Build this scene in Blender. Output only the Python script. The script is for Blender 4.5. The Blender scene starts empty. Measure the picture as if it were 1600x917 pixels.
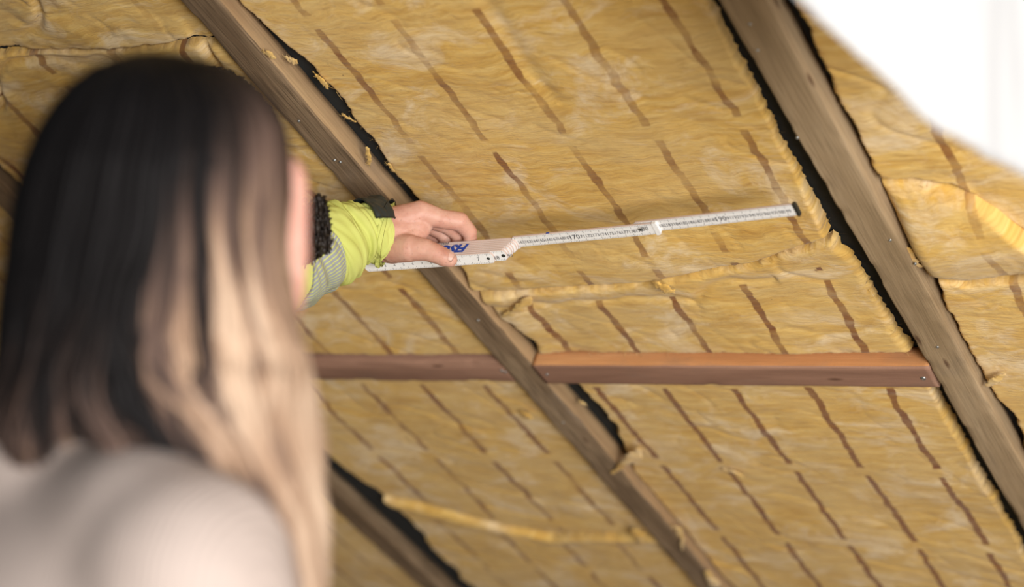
import bpy, bmesh, math, random
import numpy as np
from mathutils import Vector, Matrix

# ------------------------------------------------------------------ camera, world, light
F = 2865.2                       # focal length in pixels of a 1600 px wide frame
CAM_H = 1.60
TH = math.radians(33.0)          # roof pitch
CT, ST = math.cos(TH), math.sin(TH)
D0 = 1.0908                      # distance of the rafter faces from the lens
UB = -1.3165                     # right-hand edge of the middle rafter
RW = 0.0468                      # rafter width
SP = 0.60                        # rafter spacing
# rows: camera x, camera y (down), camera forward, in roof axes (u along battens, v down slope, w into roof)
RC = np.array([[0.83782637, 0.46205966, 0.29077113],
               [-0.01895216, 0.55690498, -0.83035995],
               [-0.54560773, 0.69018672, 0.47534671]])
U3 = Vector((1, 0, 0)); V3 = Vector((0, CT, -ST)); W3 = Vector((0, ST, CT))
EYE = Vector((0, 0, CAM_H))
def uvw(u, v, w): return EYE + U3 * u + V3 * v + W3 * w
def roofp(u, v, dep=0.0): return uvw(u + UB, v, D0 + dep)          # u measured from the middle rafter
def camaxis(i): return (U3 * RC[i][0] + V3 * RC[i][1] + W3 * RC[i][2]).normalized()
CX, CY, CZ = camaxis(0), camaxis(1), camaxis(2)
def P(x, y, z):
    return EYE + CX * ((x - 800) / F * z) + CY * ((y - 458.5) / F * z) + CZ * z
def px2roof(x, y, dep=0.0):
    l = RC.T @ np.array([(x - 800) / F, (y - 458.5) / F, 1.0]); l = l * ((D0 + dep) / l[2])
    return l[0] - UB, l[1]
def onroof(x, y, dep=0.0):
    u, v = px2roof(x, y, dep); return roofp(u, v, dep)

sc = bpy.context.scene
COL = sc.collection
cam = bpy.data.cameras.new('camera'); camo = bpy.data.objects.new('camera', cam); COL.objects.link(camo)
cam.sensor_width = 36.0; cam.lens = F / 1600 * 36.0; cam.clip_start = 0.05
m = Matrix((CX, -CY, -CZ)).transposed().to_4x4(); m.translation = EYE
camo.matrix_world = m
cam.dof.use_dof = True; cam.dof.focus_distance = 2.06; cam.dof.aperture_fstop = 2.6
sc.camera = camo

world = bpy.data.worlds.new('world'); sc.world = world; world.use_nodes = True
world.node_tree.nodes['Background'].inputs[0].default_value = (0.92, 0.96, 1.0, 1)
world.node_tree.nodes['Background'].inputs[1].default_value = 0.14

def area(name, loc, target, size, power, color):
    l = bpy.data.lights.new(name, 'AREA'); l.shape = 'RECTANGLE'; l.size = size[0]; l.size_y = size[1]
    l.energy = power; l.color = color
    o = bpy.data.objects.new(name, l); COL.objects.link(o); o.location = loc
    o.rotation_euler = (Vector(target) - Vector(loc)).to_track_quat('-Z', 'Y').to_euler(); return o
# daylight through the window in the gable on the right, and through a second one behind
area('rear_window_daylight', (1.55, -0.75, 1.22), (-0.7, 1.5, 1.9), (1.2, 1.1), 158, (1.0, 0.975, 0.94))
area('gable_window_daylight', (2.7, 0.1, 1.75), (-0.9, 1.5, 1.75), (.9, .9), 40, (1.0, 0.965, 0.93))
sc.view_settings.view_transform = 'Standard'; sc.view_settings.look = 'None'
sc.view_settings.exposure = 0.0; sc.view_settings.gamma = 1.0; sc.view_settings.use_curve_mapping = False

rng = np.random.RandomState(7); random.seed(7)

# ------------------------------------------------------------------ helpers
def lk(o, parent=None):
    COL.objects.link(o)
    if parent is not None:
        o.parent = parent; o.matrix_parent_inverse = parent.matrix_world.inverted()
    return o
def tag(o, label=None, cat=None, group=None, kind=None):
    if label: o['label'] = label
    if cat: o['category'] = cat
    if group: o['group'] = group
    if kind: o['kind'] = kind
    return o
def empty(name, loc):
    o = bpy.data.objects.new(name, None); COL.objects.link(o); o.location = loc; o.empty_display_size = .05
    o.matrix_world = Matrix.Translation(loc)
    return o
def meshobj(name, verts, faces, mat, parent=None, origin=None, smooth=True):
    org = Vector(origin) if origin is not None else Vector((0, 0, 0))
    me = bpy.data.meshes.new(name)
    me.from_pydata([tuple(Vector(v) - org) for v in verts], [], faces)
    for mm in (mat if isinstance(mat, (list, tuple)) else [mat]): me.materials.append(mm)
    if smooth: me.polygons.foreach_set('use_smooth', [True] * len(me.polygons))
    o = bpy.data.objects.new(name, me); o.matrix_world = Matrix.Translation(org)
    return lk(o, parent)
def hnoise(ix, iy, seed):
    h = (ix.astype(np.int64) * 374761393 + iy.astype(np.int64) * 668265263 + seed * 974711) & 0xffffffff
    h = ((h ^ (h >> 13)) * 1274126177) & 0xffffffff
    h = (h ^ (h >> 16)) & 0xffffffff
    return h / 4294967295.0
def vnoise(x, y, seed=0):
    x = np.asarray(x, float); y = np.asarray(y, float)
    ix = np.floor(x); iy = np.floor(y); fx = x - ix; fy = y - iy
    fx = fx * fx * fx * (fx * (fx * 6 - 15) + 10); fy = fy * fy * fy * (fy * (fy * 6 - 15) + 10)
    a = hnoise(ix, iy, seed); b = hnoise(ix + 1, iy, seed); c = hnoise(ix, iy + 1, seed); d = hnoise(ix + 1, iy + 1, seed)
    return (a * (1 - fx) + b * fx) * (1 - fy) + (c * (1 - fx) + d * fx) * fy * 1.0 - 0.5
def fbm(x, y, seed=0, n=4):
    s = 0; a = 1
    for i in range(n): s = s + a * vnoise(x * 2 ** i, y * 2 ** i, seed + i * 17); a *= .5
    return s

class NT:
    def __init__(s, name):
        s.m = bpy.data.materials.new(name); s.m.use_nodes = True; s.t = s.m.node_tree
        s.b = s.t.nodes['Principled BSDF']; s.l = s.t.links
    def n(s, ty, **kw):
        nd = s.t.nodes.new(ty)
        for k, v in kw.items():
            if k.startswith('i_'):
                key = k[2:]; key = int(key) if key.isdigit() else key.replace('_', ' ')
                nd.inputs[key].default_value = v
            else: setattr(nd, k, v)
        return nd
    def link(s, a, b): s.l.new(a, b)
    def math(s, op, a, b=None, c=None, clamp=False):
        nd = s.n('ShaderNodeMath', operation=op, use_clamp=clamp)
        for i, q in enumerate((a, b, c)):
            if q is None: continue
            if isinstance(q, (int, float)): nd.inputs[i].default_value = q
            else: s.link(q, nd.inputs[i])
        return nd.outputs[0]
    def mix(s, f, a, b, mode='MIX'):
        nd = s.n('ShaderNodeMix', data_type='RGBA', blend_type=mode)
        for i, q in ((0, f), (6, a), (7, b)):
            if isinstance(q, (int, float)): nd.inputs[i].default_value = q
            elif isinstance(q, tuple): nd.inputs[i].default_value = q if len(q) == 4 else q + (1,)
            else: s.link(q, nd.inputs[i])
        return nd.outputs[2]
    def ramp(s, f, stops):
        nd = s.n('ShaderNodeValToRGB'); e = nd.color_ramp.elements
        while len(e) < len(stops): e.new(0.5)
        for q, (p, c) in zip(e, stops):
            q.position = p; q.color = c if len(c) == 4 else tuple(c) + (1,)
        s.link(f, nd.inputs[0]); return nd.outputs[0]
    def noise(s, vec, scale, detail=4, rough=.55, dist=0):
        nd = s.n('ShaderNodeTexNoise'); nd.inputs['Scale'].default_value = scale
        nd.inputs['Detail'].default_value = detail; nd.inputs['Roughness'].default_value = rough
        nd.inputs['Distortion'].default_value = dist
        s.link(vec, nd.inputs['Vector']); return nd.outputs['Fac']
    def mapv(s, vec, scale=(1, 1, 1), loc=(0, 0, 0), rot=(0, 0, 0)):
        nd = s.n('ShaderNodeMapping'); nd.inputs['Scale'].default_value = scale
        nd.inputs['Location'].default_value = loc; nd.inputs['Rotation'].default_value = rot
        s.link(vec, nd.inputs['Vector']); return nd.outputs[0]
    def bump(s, h, strength, dist, prev=None):
        nd = s.n('ShaderNodeBump'); nd.inputs['Strength'].default_value = strength; nd.inputs['Distance'].default_value = dist
        s.link(h, nd.inputs['Height'])
        if prev is not None: s.link(prev, nd.inputs['Normal'])
        return nd.outputs[0]
    def out(s, col=None, rough=None, nrm=None, spec=None):
        for key, q in (('Base Color', col), ('Roughness', rough), ('Specular IOR Level', spec)):
            if q is None: continue
            if isinstance(q, (int, float)): s.b.inputs[key].default_value = q
            elif isinstance(q, tuple): s.b.inputs[key].default_value = q + (1,) if len(q) == 3 else q
            else: s.link(q, s.b.inputs[key])
        if nrm is not None: s.link(nrm, s.b.inputs['Normal'])
        return s.m

# ------------------------------------------------------------------ materials
def mat_insulation():
    k = NT('mineral_wool')
    uv = k.n('ShaderNodeUVMap', uv_map='roof').outputs[0]
    st = k.n('ShaderNodeUVMap', uv_map='print').outputs[0]
    wob = k.n('ShaderNodeTexNoise'); wob.inputs['Scale'].default_value = 14; wob.inputs['Detail'].default_value = 3
    k.link(uv, wob.inputs['Vector'])
    sub = k.n('ShaderNodeVectorMath', operation='SUBTRACT'); k.link(wob.outputs['Color'], sub.inputs[0]); sub.inputs[1].default_value = (.5, .5, .5)
    scl = k.n('ShaderNodeVectorMath', operation='SCALE'); k.link(sub.outputs[0], scl.inputs[0]); scl.inputs['Scale'].default_value = .035
    add = k.n('ShaderNodeVectorMath', operation='ADD'); k.link(uv, add.inputs[0]); k.link(scl.outputs[0], add.inputs[1])
    w = add.outputs[0]
    layers = k.noise(k.mapv(w, (15, 115, 1)), 1.0, 5, .62)              # fine layered fibres across the slope
    fine = k.noise(k.mapv(w, (38, 360, 1)), 1.0, 4, .65)
    cloud = k.noise(k.mapv(w, (5, 9, 1), (3, 1, 0)), 1.0, 4, .6, .6)
    blot = k.noise(k.mapv(w, (9, 15, 1), (7, 5, 0)), 1.0, 5, .68, .7)
    dark = k.noise(k.mapv(w, (7, 16, 1), (1, 9, 0)), 1.0, 5, .7, 1.4)
    base = k.ramp(layers, [(.30, (.56, .31, .065)), (.5, (.70, .44, .118)), (.70, (.79, .555, .20))])
    base = k.mix(k.math('MULTIPLY', k.ramp(cloud, [(.42, (0, 0, 0)), (.66, (1, 1, 1))]), .55), base, (.68, .49, .22))
    base = k.mix(k.math('MULTIPLY', k.ramp(blot, [(.50, (0, 0, 0)), (.66, (1, 1, 1))]), .8), base, (.84, .67, .43))
    base = k.mix(k.math('MULTIPLY', k.ramp(dark, [(.56, (0, 0, 0)), (.78, (1, 1, 1))]), .6), base, (.42, .215, .045))
    base = k.mix(k.math('MULTIPLY', k.ramp(fine, [(.30, (1, 1, 1)), (.5, (0, 0, 0))]), .55), base, (.44, .25, .07))
    # printed brown dashes
    sx = k.n('ShaderNodeSeparateXYZ'); k.link(st, sx.inputs[0])
    wn = k.math('MULTIPLY', k.math('SUBTRACT', k.noise(k.mapv(uv, (26, 26, 1)), 1.0, 3), .5), .16)
    fx = k.math('ABSOLUTE', k.math('SUBTRACT', k.math('FRACT', k.math('ADD', k.math('ADD', sx.outputs[0], wn), .5)), .5))
    wdt = k.math('ADD', .028, k.math('MULTIPLY', k.noise(k.mapv(uv, (160, 160, 1)), 1.0, 3), .022))
    mk = k.math('SUBTRACT', 1.0, k.math('DIVIDE', k.math('SUBTRACT', fx, wdt), .014), clamp=True)
    fy = k.math('ABSOLUTE', k.math('SUBTRACT', k.math('FRACT', k.math('ADD', sx.outputs[1], k.math('MULTIPLY', wn, .25))), .5))
    my = k.math('DIVIDE', k.math('SUBTRACT', .455, fy), .012, clamp=True)
    fade = k.n('ShaderNodeAttribute', attribute_name='print_fade').outputs['Fac']
    wear = k.noise(k.mapv(uv, (9, 14, 1), (4, 4, 0)), 1.0, 4, .6)
    str_ = k.math('MULTIPLY', k.math('ADD', k.math('MULTIPLY', k.math('SUBTRACT', wear, .5), 2.6), fade), 1.0, clamp=True)
    tex = k.math('ADD', .45, k.math('MULTIPLY', layers, .8), clamp=True)
    f = k.math('MULTIPLY', k.math('MULTIPLY', mk, my), k.math('MULTIPLY', str_, tex))
    base = k.mix(f, base, (.20, .065, .018))
    # a few dark specks
    sp = k.noise(k.mapv(uv, (120, 120, 1), (2, 2, 0)), 1.0, 1)
    base = k.mix(k.math('MULTIPLY', k.math('GREATER_THAN', sp, .815), .8), base, (.12, .06, .03))
    n1 = k.bump(layers, .35, .0025); n2 = k.bump(dark, .35, .006, n1); n3 = k.bump(fine, .60, .0016, n2); n3 = k.bump(k.noise(k.mapv(w, (90, 160, 1)), 1.0, 4, .7), .4, .0015, n3)
    k.b.inputs['Sheen Weight'].default_value = .12
    return k.out(base, 1.0, n3, .05)
def mat_wood(name, dark, mid, light, seed, gscale=1.0, contrast=.5):
    k = NT(name)
    uv = k.n('ShaderNodeUVMap', uv_map='roof').outputs[0]
    v = k.mapv(uv, (1, 1, 1), (seed * 1.7, seed * .9, 0))
    big = k.noise(k.mapv(v, (22, 2.6, 1)), gscale, 4, .55, .8)
    ring = k.n('ShaderNodeTexWave', wave_type='BANDS', bands_direction='X', wave_profile='SAW')
    ring.inputs['Scale'].default_value = 26 * gscale; ring.inputs['Distortion'].default_value = 9
    ring.inputs['Detail'].default_value = 3; ring.inputs['Detail Scale'].default_value = .6
    k.link(k.mapv(v, (3.4, .32, 1)), ring.inputs['Vector'])
    fib = k.noise(k.mapv(v, (420, 14, 1)), 1.0, 4, .6)
    saw = k.noise(k.mapv(v, (30, 300, 1), rot=(0, 0, .2)), 1.0, 2)
    blot = k.noise(k.mapv(v, (16, 9, 1)), 1.0, 4, .6, .5)
    c = k.ramp(big, [(.3, dark), (.52, mid), (.72, light)])
    c = k.mix(k.math('MULTIPLY', ring.outputs['Fac'], contrast * .55), c, dark)
    c = k.mix(k.math('MULTIPLY', k.ramp(fib, [(.35, (1, 1, 1)), (.55, (0, 0, 0))]), contrast), c, tuple(q * .55 for q in dark))
    c = k.mix(k.math('MULTIPLY', k.ramp(blot, [(.55, (0, 0, 0)), (.75, (1, 1, 1))]), .35), c, (.20, .16, .125))
    vo = k.n('ShaderNodeTexVoronoi'); vo.inputs['Scale'].default_value = 1.0
    k.link(k.mapv(v, (26, 7.5, 1), (.3, .2, 0)), vo.inputs['Vector'])
    c = k.mix(k.math('MULTIPLY', k.ramp(vo.outputs['Distance'], [(.05, (1, 1, 1)), (.11, (0, 0, 0))]), .75), c, (.075, .03, .015))
    n = k.bump(fib, .35, .0015); n = k.bump(ring.outputs['Fac'], .25, .0012, n); n = k.bump(saw, .2, .0008, n)
    return k.out(c, .82, n, .25)
def mat_simple(name, col, rough=.6, metal=0, noise_scale=None, amp=.15, bump=None):
    k = NT(name)
    co = k.n('ShaderNodeTexCoord').outputs['Object']
    if noise_scale:
        nz = k.noise(co, noise_scale, 4)
        c = k.mix(nz, tuple(q * (1 - amp) for q in col), tuple(min(1, q * (1 + amp)) for q in col))
        nrm = k.bump(nz, bump[0], bump[1]) if bump else None
        k.out(c, rough, nrm)
    else: k.out(col, rough)
    k.b.inputs['Metallic'].default_value = metal
    return k.m
def mat_skin(name, a, b, c_, fre=0.0):
    k = NT(name); co = k.n('ShaderNodeTexCoord').outputs['Object']
    n1 = k.noise(co, 38, 3, .6); n2 = k.noise(co, 330, 3, .6)
    c = k.ramp(n1, [(.32, a), (.5, b), (.7, c_)])
    if fre: c = k.mix(k.math('MULTIPLY', k.ramp(n2, [(.60, (0, 0, 0)), (.70, (1, 1, 1))]), fre), c, tuple(q * .55 for q in a))
    n = k.bump(k.noise(co, 520, 2), .18, .0006); n = k.bump(k.noise(k.mapv(co, (1, 1, 1)), 60, 3), .2, .002, n)
    k.b.inputs['Subsurface Weight'].default_value = .12; k.b.inputs['Subsurface Radius'].default_value = (.012, .004, .002)
    k.b.inputs['Subsurface Scale'].default_value = 1.0
    return k.out(c, .5, n, .35)
M = {}
M['wool'] = mat_insulation()
M['rafter'] = mat_wood('aged_pine', (.14, .090, .050), (.27, .185, .11), (.40, .29, .18), 1.0, 1.0, .8)
M['rafter2'] = mat_wood('aged_spruce', (.24, .165, .088), (.37, .265, .155), (.46, .345, .215), 4.3, .7, .35)
M['rafter_side'] = mat_wood('sawn_pine_edge', (.32, .20, .105), (.46, .31, .165), (.54, .38, .22), 2.2, .6, .3)
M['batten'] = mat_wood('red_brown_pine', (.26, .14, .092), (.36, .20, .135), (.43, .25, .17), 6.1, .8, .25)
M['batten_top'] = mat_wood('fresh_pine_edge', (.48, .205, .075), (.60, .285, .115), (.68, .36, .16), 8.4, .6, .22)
M['felt'] = mat_simple('black_roofing_felt', (.010, .012, .013), .9, 0, 90, .4, (.4, .002))
M['rulewood'] = None
M['steel'] = mat_simple('dull_steel', (.42, .44, .44), .35, .9)
M['dsteel'] = mat_simple('dark_steel', (.09, .095, .09), .4, .8)
M['ink'] = mat_simple('black_ink', (.10, .10, .11), .7)
M['blue'] = mat_simple('blue_ink', (.015, .06, .36), .6)
M['white'] = mat_simple('white_membrane', (.46, .46, .465), .75, 0, 6, .02)
M['nail_plate'] = mat_simple('fingernail', (.60, .37, .30), .38)
M['floor'] = mat_simple('chipboard', (.34, .24, .14), .8, 0, 60, .3, (.2, .002))
M['skin_w'] = mat_skin('fair_skin', (.56, .27, .215), (.62, .325, .26), (.66, .38, .31))
M['skin_m'] = mat_skin('ruddy_skin', (.50, .235, .175), (.58, .31, .235), (.64, .385, .30), .30)

def mat_rule():
    k = NT('painted_rule_white'); co = k.n('ShaderNodeTexCoord').outputs['Object']
    nz = k.noise(k.mapv(co, (1, 1, 1)), 260, 4)
    c = k.mix(nz, (.74, .72, .70), (.88, .87, .86))
    # graduation ticks run along the leaf, in the leaf's own length coordinate
    g = k.n('ShaderNodeUVMap', uv_map='leaf').outputs[0]
    sx = k.n('ShaderNodeSeparateXYZ'); k.link(g, sx.inputs[0])
    mm = k.math('ABSOLUTE', k.math('SUBTRACT', k.math('FRACT', k.math('MULTIPLY', sx.outputs[0], 500)), .5))
    e = k.math('GREATER_THAN', k.math('ABSOLUTE', k.math('SUBTRACT', sx.outputs[1], .5)), .37)
    cm = k.math('ABSOLUTE', k.math('SUBTRACT', k.math('FRACT', k.math('MULTIPLY', sx.outputs[0], 100)), .5))
    e2 = k.math('GREATER_THAN', k.math('ABSOLUTE', k.math('SUBTRACT', sx.outputs[1], .5)), .26)
    t = k.math('MULTIPLY', k.math('LESS_THAN', mm, .14), e)
    t2 = k.math('MULTIPLY', k.math('LESS_THAN', cm, .045), e2)
    t = k.math('MULTIPLY', k.math('MAXIMUM', t, t2), .62)
    c = k.mix(t, c, (.09, .09, .09))
    return k.out(c, .55, k.bump(nz, .1, .0005))
M['rule'] = mat_rule()
def mat_ruleedge():
    k = NT('rule_edge_wood'); co = k.n('ShaderNodeUVMap', uv_map='leaf').outputs[0]
    nz = k.noise(k.mapv(co, (30, 8, 1)), 1.0, 4)
    c = k.mix(nz, (.50, .37, .32), (.68, .55, .49))
    return k.out(c, .7)
M['rule_edge'] = mat_ruleedge()
def mat_hair():
    k = NT('ombre_hair')
    a = k.n('ShaderNodeAttribute', attribute_name='tone').outputs['Fac']
    c = k.ramp(a, [(0.0, (.005, .0045, .005)), (.25, (.022, .015, .013)), (.5, (.105, .066, .052)), (.75, (.32, .205, .135)), (1.0, (.58, .43, .315))])
    return k.out(c, .6, None, .12)
M['hair'] = mat_hair()
M['curly'] = mat_simple('dark_brown_curls', (.018, .012, .009), .6)
def mat_knit():
    k = NT('cream_knit'); co = k.n('ShaderNodeTexCoord').outputs['Object']
    w = k.n('ShaderNodeTexWave'); w.inputs['Scale'].default_value = 70; w.inputs['Distortion'].default_value = 2
    k.link(co, w.inputs['Vector'])
    nz = k.noise(co, 14, 3)
    c = k.mix(nz, (.39, .315, .28), (.47, .39, .35))
    return k.out(c, .95, k.bump(w.outputs['Fac'], .3, .002), .1)
M['knit'] = mat_knit()
def mat_hivis():
    k = NT('hi_vis_yellow'); co = k.n('ShaderNodeTexCoord').outputs['Object']
    w = k.noise(co, 900, 2); nz = k.noise(co, 25, 3)
    c = k.mix(nz, (.47, .505, .105), (.59, .61, .20))
    return k.out(c, .75, k.bump(w, .15, .0005), .2)
M['hivis'] = mat_hivis()
def mat_reflex():
    k = NT('segmented_reflective_tape')
    g = k.n('ShaderNodeUVMap', uv_map='leaf').outputs[0]
    sx = k.n('ShaderNodeSeparateXYZ'); k.link(g, sx.inputs[0])
    s = k.math('FRACT', k.math('ADD', k.math('MULTIPLY', sx.outputs[1], 56), k.math('MULTIPLY', sx.outputs[0], 9)))
    f = k.math('LESS_THAN', s, .26)
    c = k.mix(f, (.30, .32, .35), (.58, .62, .14))
    return k.out(c, .45)
M['reflex'] = mat_reflex()
M['strap'] = mat_simple('black_rubber_strap', (.018, .026, .028), .4)
M['navy'] = mat_simple('navy_work_cloth', (.025, .03, .05), .85)
M['denim'] = mat_simple('blue_denim', (.06, .09, .16), .85)
M['boot'] = mat_simple('black_leather', (.02, .02, .02), .5)

# ------------------------------------------------------------------ roof: felt, rafters, battens
ROT = Matrix((U3, V3, W3)).transposed().to_4x4()
def roofobj(name, verts, faces, mat, u0, v0, parent=None, uvfn=None, matidx=None, smooth=True, attrs=None, printuv=None):
    """verts are (u, v, dep) in roof coordinates; the object's axes are the roof's"""
    me = bpy.data.meshes.new(name)
    vv = np.array(verts, float); loc = vv - np.array([u0, v0, 0])
    me.from_pydata(loc.tolist(), [], faces)
    for mm in (mat if isinstance(mat, (list, tuple)) else [mat]): me.materials.append(mm)
    li = np.zeros(len(me.loops), int); me.loops.foreach_get('vertex_index', li)
    uvl = me.uv_layers.new(name='roof')
    fu = vv[:, :2].copy() if uvfn is None else uvfn(vv)
    uvl.data.foreach_set('uv', fu[li].astype(np.float32).ravel())
    if printuv is not None:
        l2 = me.uv_layers.new(name='print'); l2.data.foreach_set('uv', printuv(vv)[li].astype(np.float32).ravel())
    if attrs:
        for kk, val in attrs.items():
            at = me.attributes.new(kk, 'FLOAT', 'POINT'); at.data.foreach_set('value', np.asarray(val, np.float32))
    if smooth: me.polygons.foreach_set('use_smooth', [True] * len(me.polygons))
    if matidx is not None: me.polygons.foreach_set('material_index', matidx)
    o = bpy.data.objects.new(name, me)
    mw = ROT.copy(); mw.translation = roofp(u0, v0, 0); o.matrix_world = mw
    return lk(o, parent)
def boxverts(u0, u1, v0, v1, d0, d1):
    vs = [(u, v, d) for d in (d0, d1) for v in (v0, v1) for u in (u0, u1)]
    fs = [(0, 2, 3, 1), (4, 5, 7, 6), (0, 1, 5, 4), (2, 6, 7, 3), (0, 4, 6, 2), (1, 3, 7, 5)]
    return vs, fs
VA, VZ = 0.55, 3.05
DF = 0.028                       # felt lies this far behind the rafter faces
vs, fs = boxverts(-2.5, 1.9, VA - .05, VZ + .05, DF + .002, DF + .03)
o = roofobj('ceiling', vs, fs, M['felt'], 0, VA, smooth=False); tag(o, kind='structure')

def timber(name, u0, u1, v0, v1, d0, d1, along, seed, mats, wane=0.0, parent=None, amp=.0008):
    """a sawn timber with slightly uneven arrises; along = 'v' or 'u'; mats = (face, side)"""
    L0, L1 = (v0, v1) if along == 'v' else (u0, u1)
    A0, A1 = (u0, u1) if along == 'v' else (v0, v1)
    n = int((L1 - L0) / .006) + 1
    r = .0022
    # section points (a, d, side?) walked round
    sec = []
    na = 7
    for i in range(na + 1): sec.append((A0 + r + (A1 - A0 - 2 * r) * i / na, d0, 0))
    sec.append((A1 - r * .3, d0 + r * .3, 0)); 
    for i in range(4): sec.append((A1, d0 + r + (d1 - d0 - r) * i / 3, 1))
    for i in range(4): sec.append((A0, d1 - (d1 - d0 - r) * i / 3, 2))
    sec.append((A0 + r * .3, d0 + r * .3, 0))
    S = len(sec); ts = np.linspace(L0, L1, n)
    V = []; 
    for j, (a, d, k) in enumerate(sec):
        na_ = fbm(ts * 9 + seed * 3, np.full(n, j * .25), seed, 3) * amp * 2 + vnoise(ts * 180, np.full(n, j * .7), seed + 5) * amp * .6
        nd_ = fbm(ts * 12 + seed * 7, np.full(n, j * .22 + 9), seed + 3, 3) * amp * 1.6
        corner = (abs(a - A1) < r * 1.2 and d < d0 + r * 1.2) or (abs(a - A0) < r * 1.2 and d < d0 + r * 1.2)
        if corner:
            chip = np.clip(vnoise(ts * 40, np.full(n, 1.0 if a > (A0 + A1) / 2 else 8.0), seed + 11) - .28, 0, 1) * .010
            nd_ = nd_ + chip
            if wane and a < (A0 + A1) / 2: nd_ = nd_ + wane * (1 + .6 * fbm(ts * 8, ts * 0, seed + 2, 3))
        aa = a + na_; dd = d + nd_
        if d == d1: dd = np.full(n, d1)
        V.append(np.stack([aa, ts, dd], 1) if along == 'v' else np.stack([ts, aa, dd], 1))
    V = np.array(V)                                 # S,n,3
    verts = V.transpose(1, 0, 2).reshape(-1, 3).tolist()
    faces = []; mi = []
    for i in range(n - 1):
        for j in range(S):
            j2 = (j + 1) % S
            q = (i * S + j, i * S + j2, (i + 1) * S + j2, (i + 1) * S + j)
            if along == 'u': q = q[::-1]
            faces.append(q)
            kk = sec[j][2] if sec[j][2] == sec[j2][2] else 0
            mi.append({0: 0, 1: 1, 2: 2}[kk] if not (sec[j][2] == 1 and sec[j2][2] == 2) else 0)
    e0 = tuple(range(S)); e1 = tuple((n - 1) * S + j for j in range(S))
    faces.append(e0[::-1] if along == 'v' else e0); faces.append(e1 if along == 'v' else e1[::-1]); mi += [0, 0]
    def uvf(vv):
        a = vv[:, 0] if along == 'v' else vv[:, 1]; l = vv[:, 1] if along == 'v' else vv[:, 0]
        side = vv[:, 2] - d0
        return np.stack([a + side * np.sign(a - (A0 + A1) / 2), l + seed * .37], 1)
    o = roofobj(name, verts, faces, mats, (u0 + u1) / 2, v0 if along == 'v' else (v0 + v1) / 2, parent, uvf, mi)
    # keep the long flat faces crisp
    me = o.data
    return o

def screw(parent, u, v, d, name='screw', r=.0032):
    n = 12; vs = []; fs = []
    for k, (rr, dd) in enumerate([(r, .0006), (r, -.0004), (r * .7, -.0012), (r * .35, -.0012), (r * .3, -.0004)]):
        for i in range(n):
            a = 2 * math.pi * i / n; s = rr * (1 if (k < 3 or i % 3) else 1.25)
            vs.append((u + s * math.cos(a), v + s * math.sin(a), d + dd))
    for k in range(4):
        for i in range(n): fs.append((k * n + i, k * n + (i + 1) % n, (k + 1) * n + (i + 1) % n, (k + 1) * n + i))
    fs.append(tuple(range(4 * n, 5 * n)))
    return roofobj(name, vs, fs, M['steel'], u, v, parent)

rafters = {}
rafter_spec = [(-3, 'weathered rafter far behind the worker, leftmost of the roof', M['rafter']),
               (-2, 'weathered rafter deep in the roof left of the woman', M['rafter']),
               (-1, 'dark rafter at lower left of the roof beside the hair tips', M['rafter']),
               (0, 'brown sawn rafter running behind the hand, both battens end against it', M['rafter']),
               (1, 'brown nail-marked rafter at right, where the long red batten ends', M['rafter2']),
               (2, 'brown rafter at far right beyond the white sheet', M['rafter2'])]
for k, lab, mt in rafter_spec:
    o = timber('rafter', k * SP - RW, k * SP, VA, VZ, 0.0, DF + .001, 'v', 20 + k, (mt, M['rafter_side'] if k == 0 else mt, mt))
    tag(o, lab, 'rafter', 'roof rafters'); rafters[k] = o
for x, y in [(1172, 37), (1184, 78), (1465, 542), (1391, 375), (1246, 215), (1430, 412)]:
    u, v = px2roof(x, y); s = screw(rafters[1], u, v, 0, 'nail', .0019)
for x, y in [(467, 189), (523, 250), (532, 253), (747, 500), (880, 660)]:
    u, v = px2roof(x, y); s = screw(rafters[0], u, v, 0, 'nail', .0017)
VB0, VB1 = 1.7553, 1.8004
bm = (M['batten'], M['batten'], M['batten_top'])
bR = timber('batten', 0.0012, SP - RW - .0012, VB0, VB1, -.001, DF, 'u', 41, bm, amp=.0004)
tag(bR, 'long straight red-brown batten with orange upper edge, between the two big rafters', 'batten', 'cross battens')
bL = timber('batten', -SP + .0012, -RW - .0012, VB0 + .001, VB1 + .002, .003, DF, 'u', 52, (M['batten'], M['batten'], M['batten']), wane=.0035, amp=.0008)
tag(bL, 'short red-brown batten with rough rounded edge, just right of the hair', 'batten', 'cross battens')
u, v = px2roof(1443, 590); screw(bR, u, v, -.001, 'screw', .0034)
u, v = px2roof(851, 584); screw(bR, u + .004, v, -.001, 'screw', .0022)
for x, y in [(783, 582), (795, 584)]:
    u, v = px2roof(x, y); screw(bL, min(u, -RW - .006), v, .003, 'screw', .0026)

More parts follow.
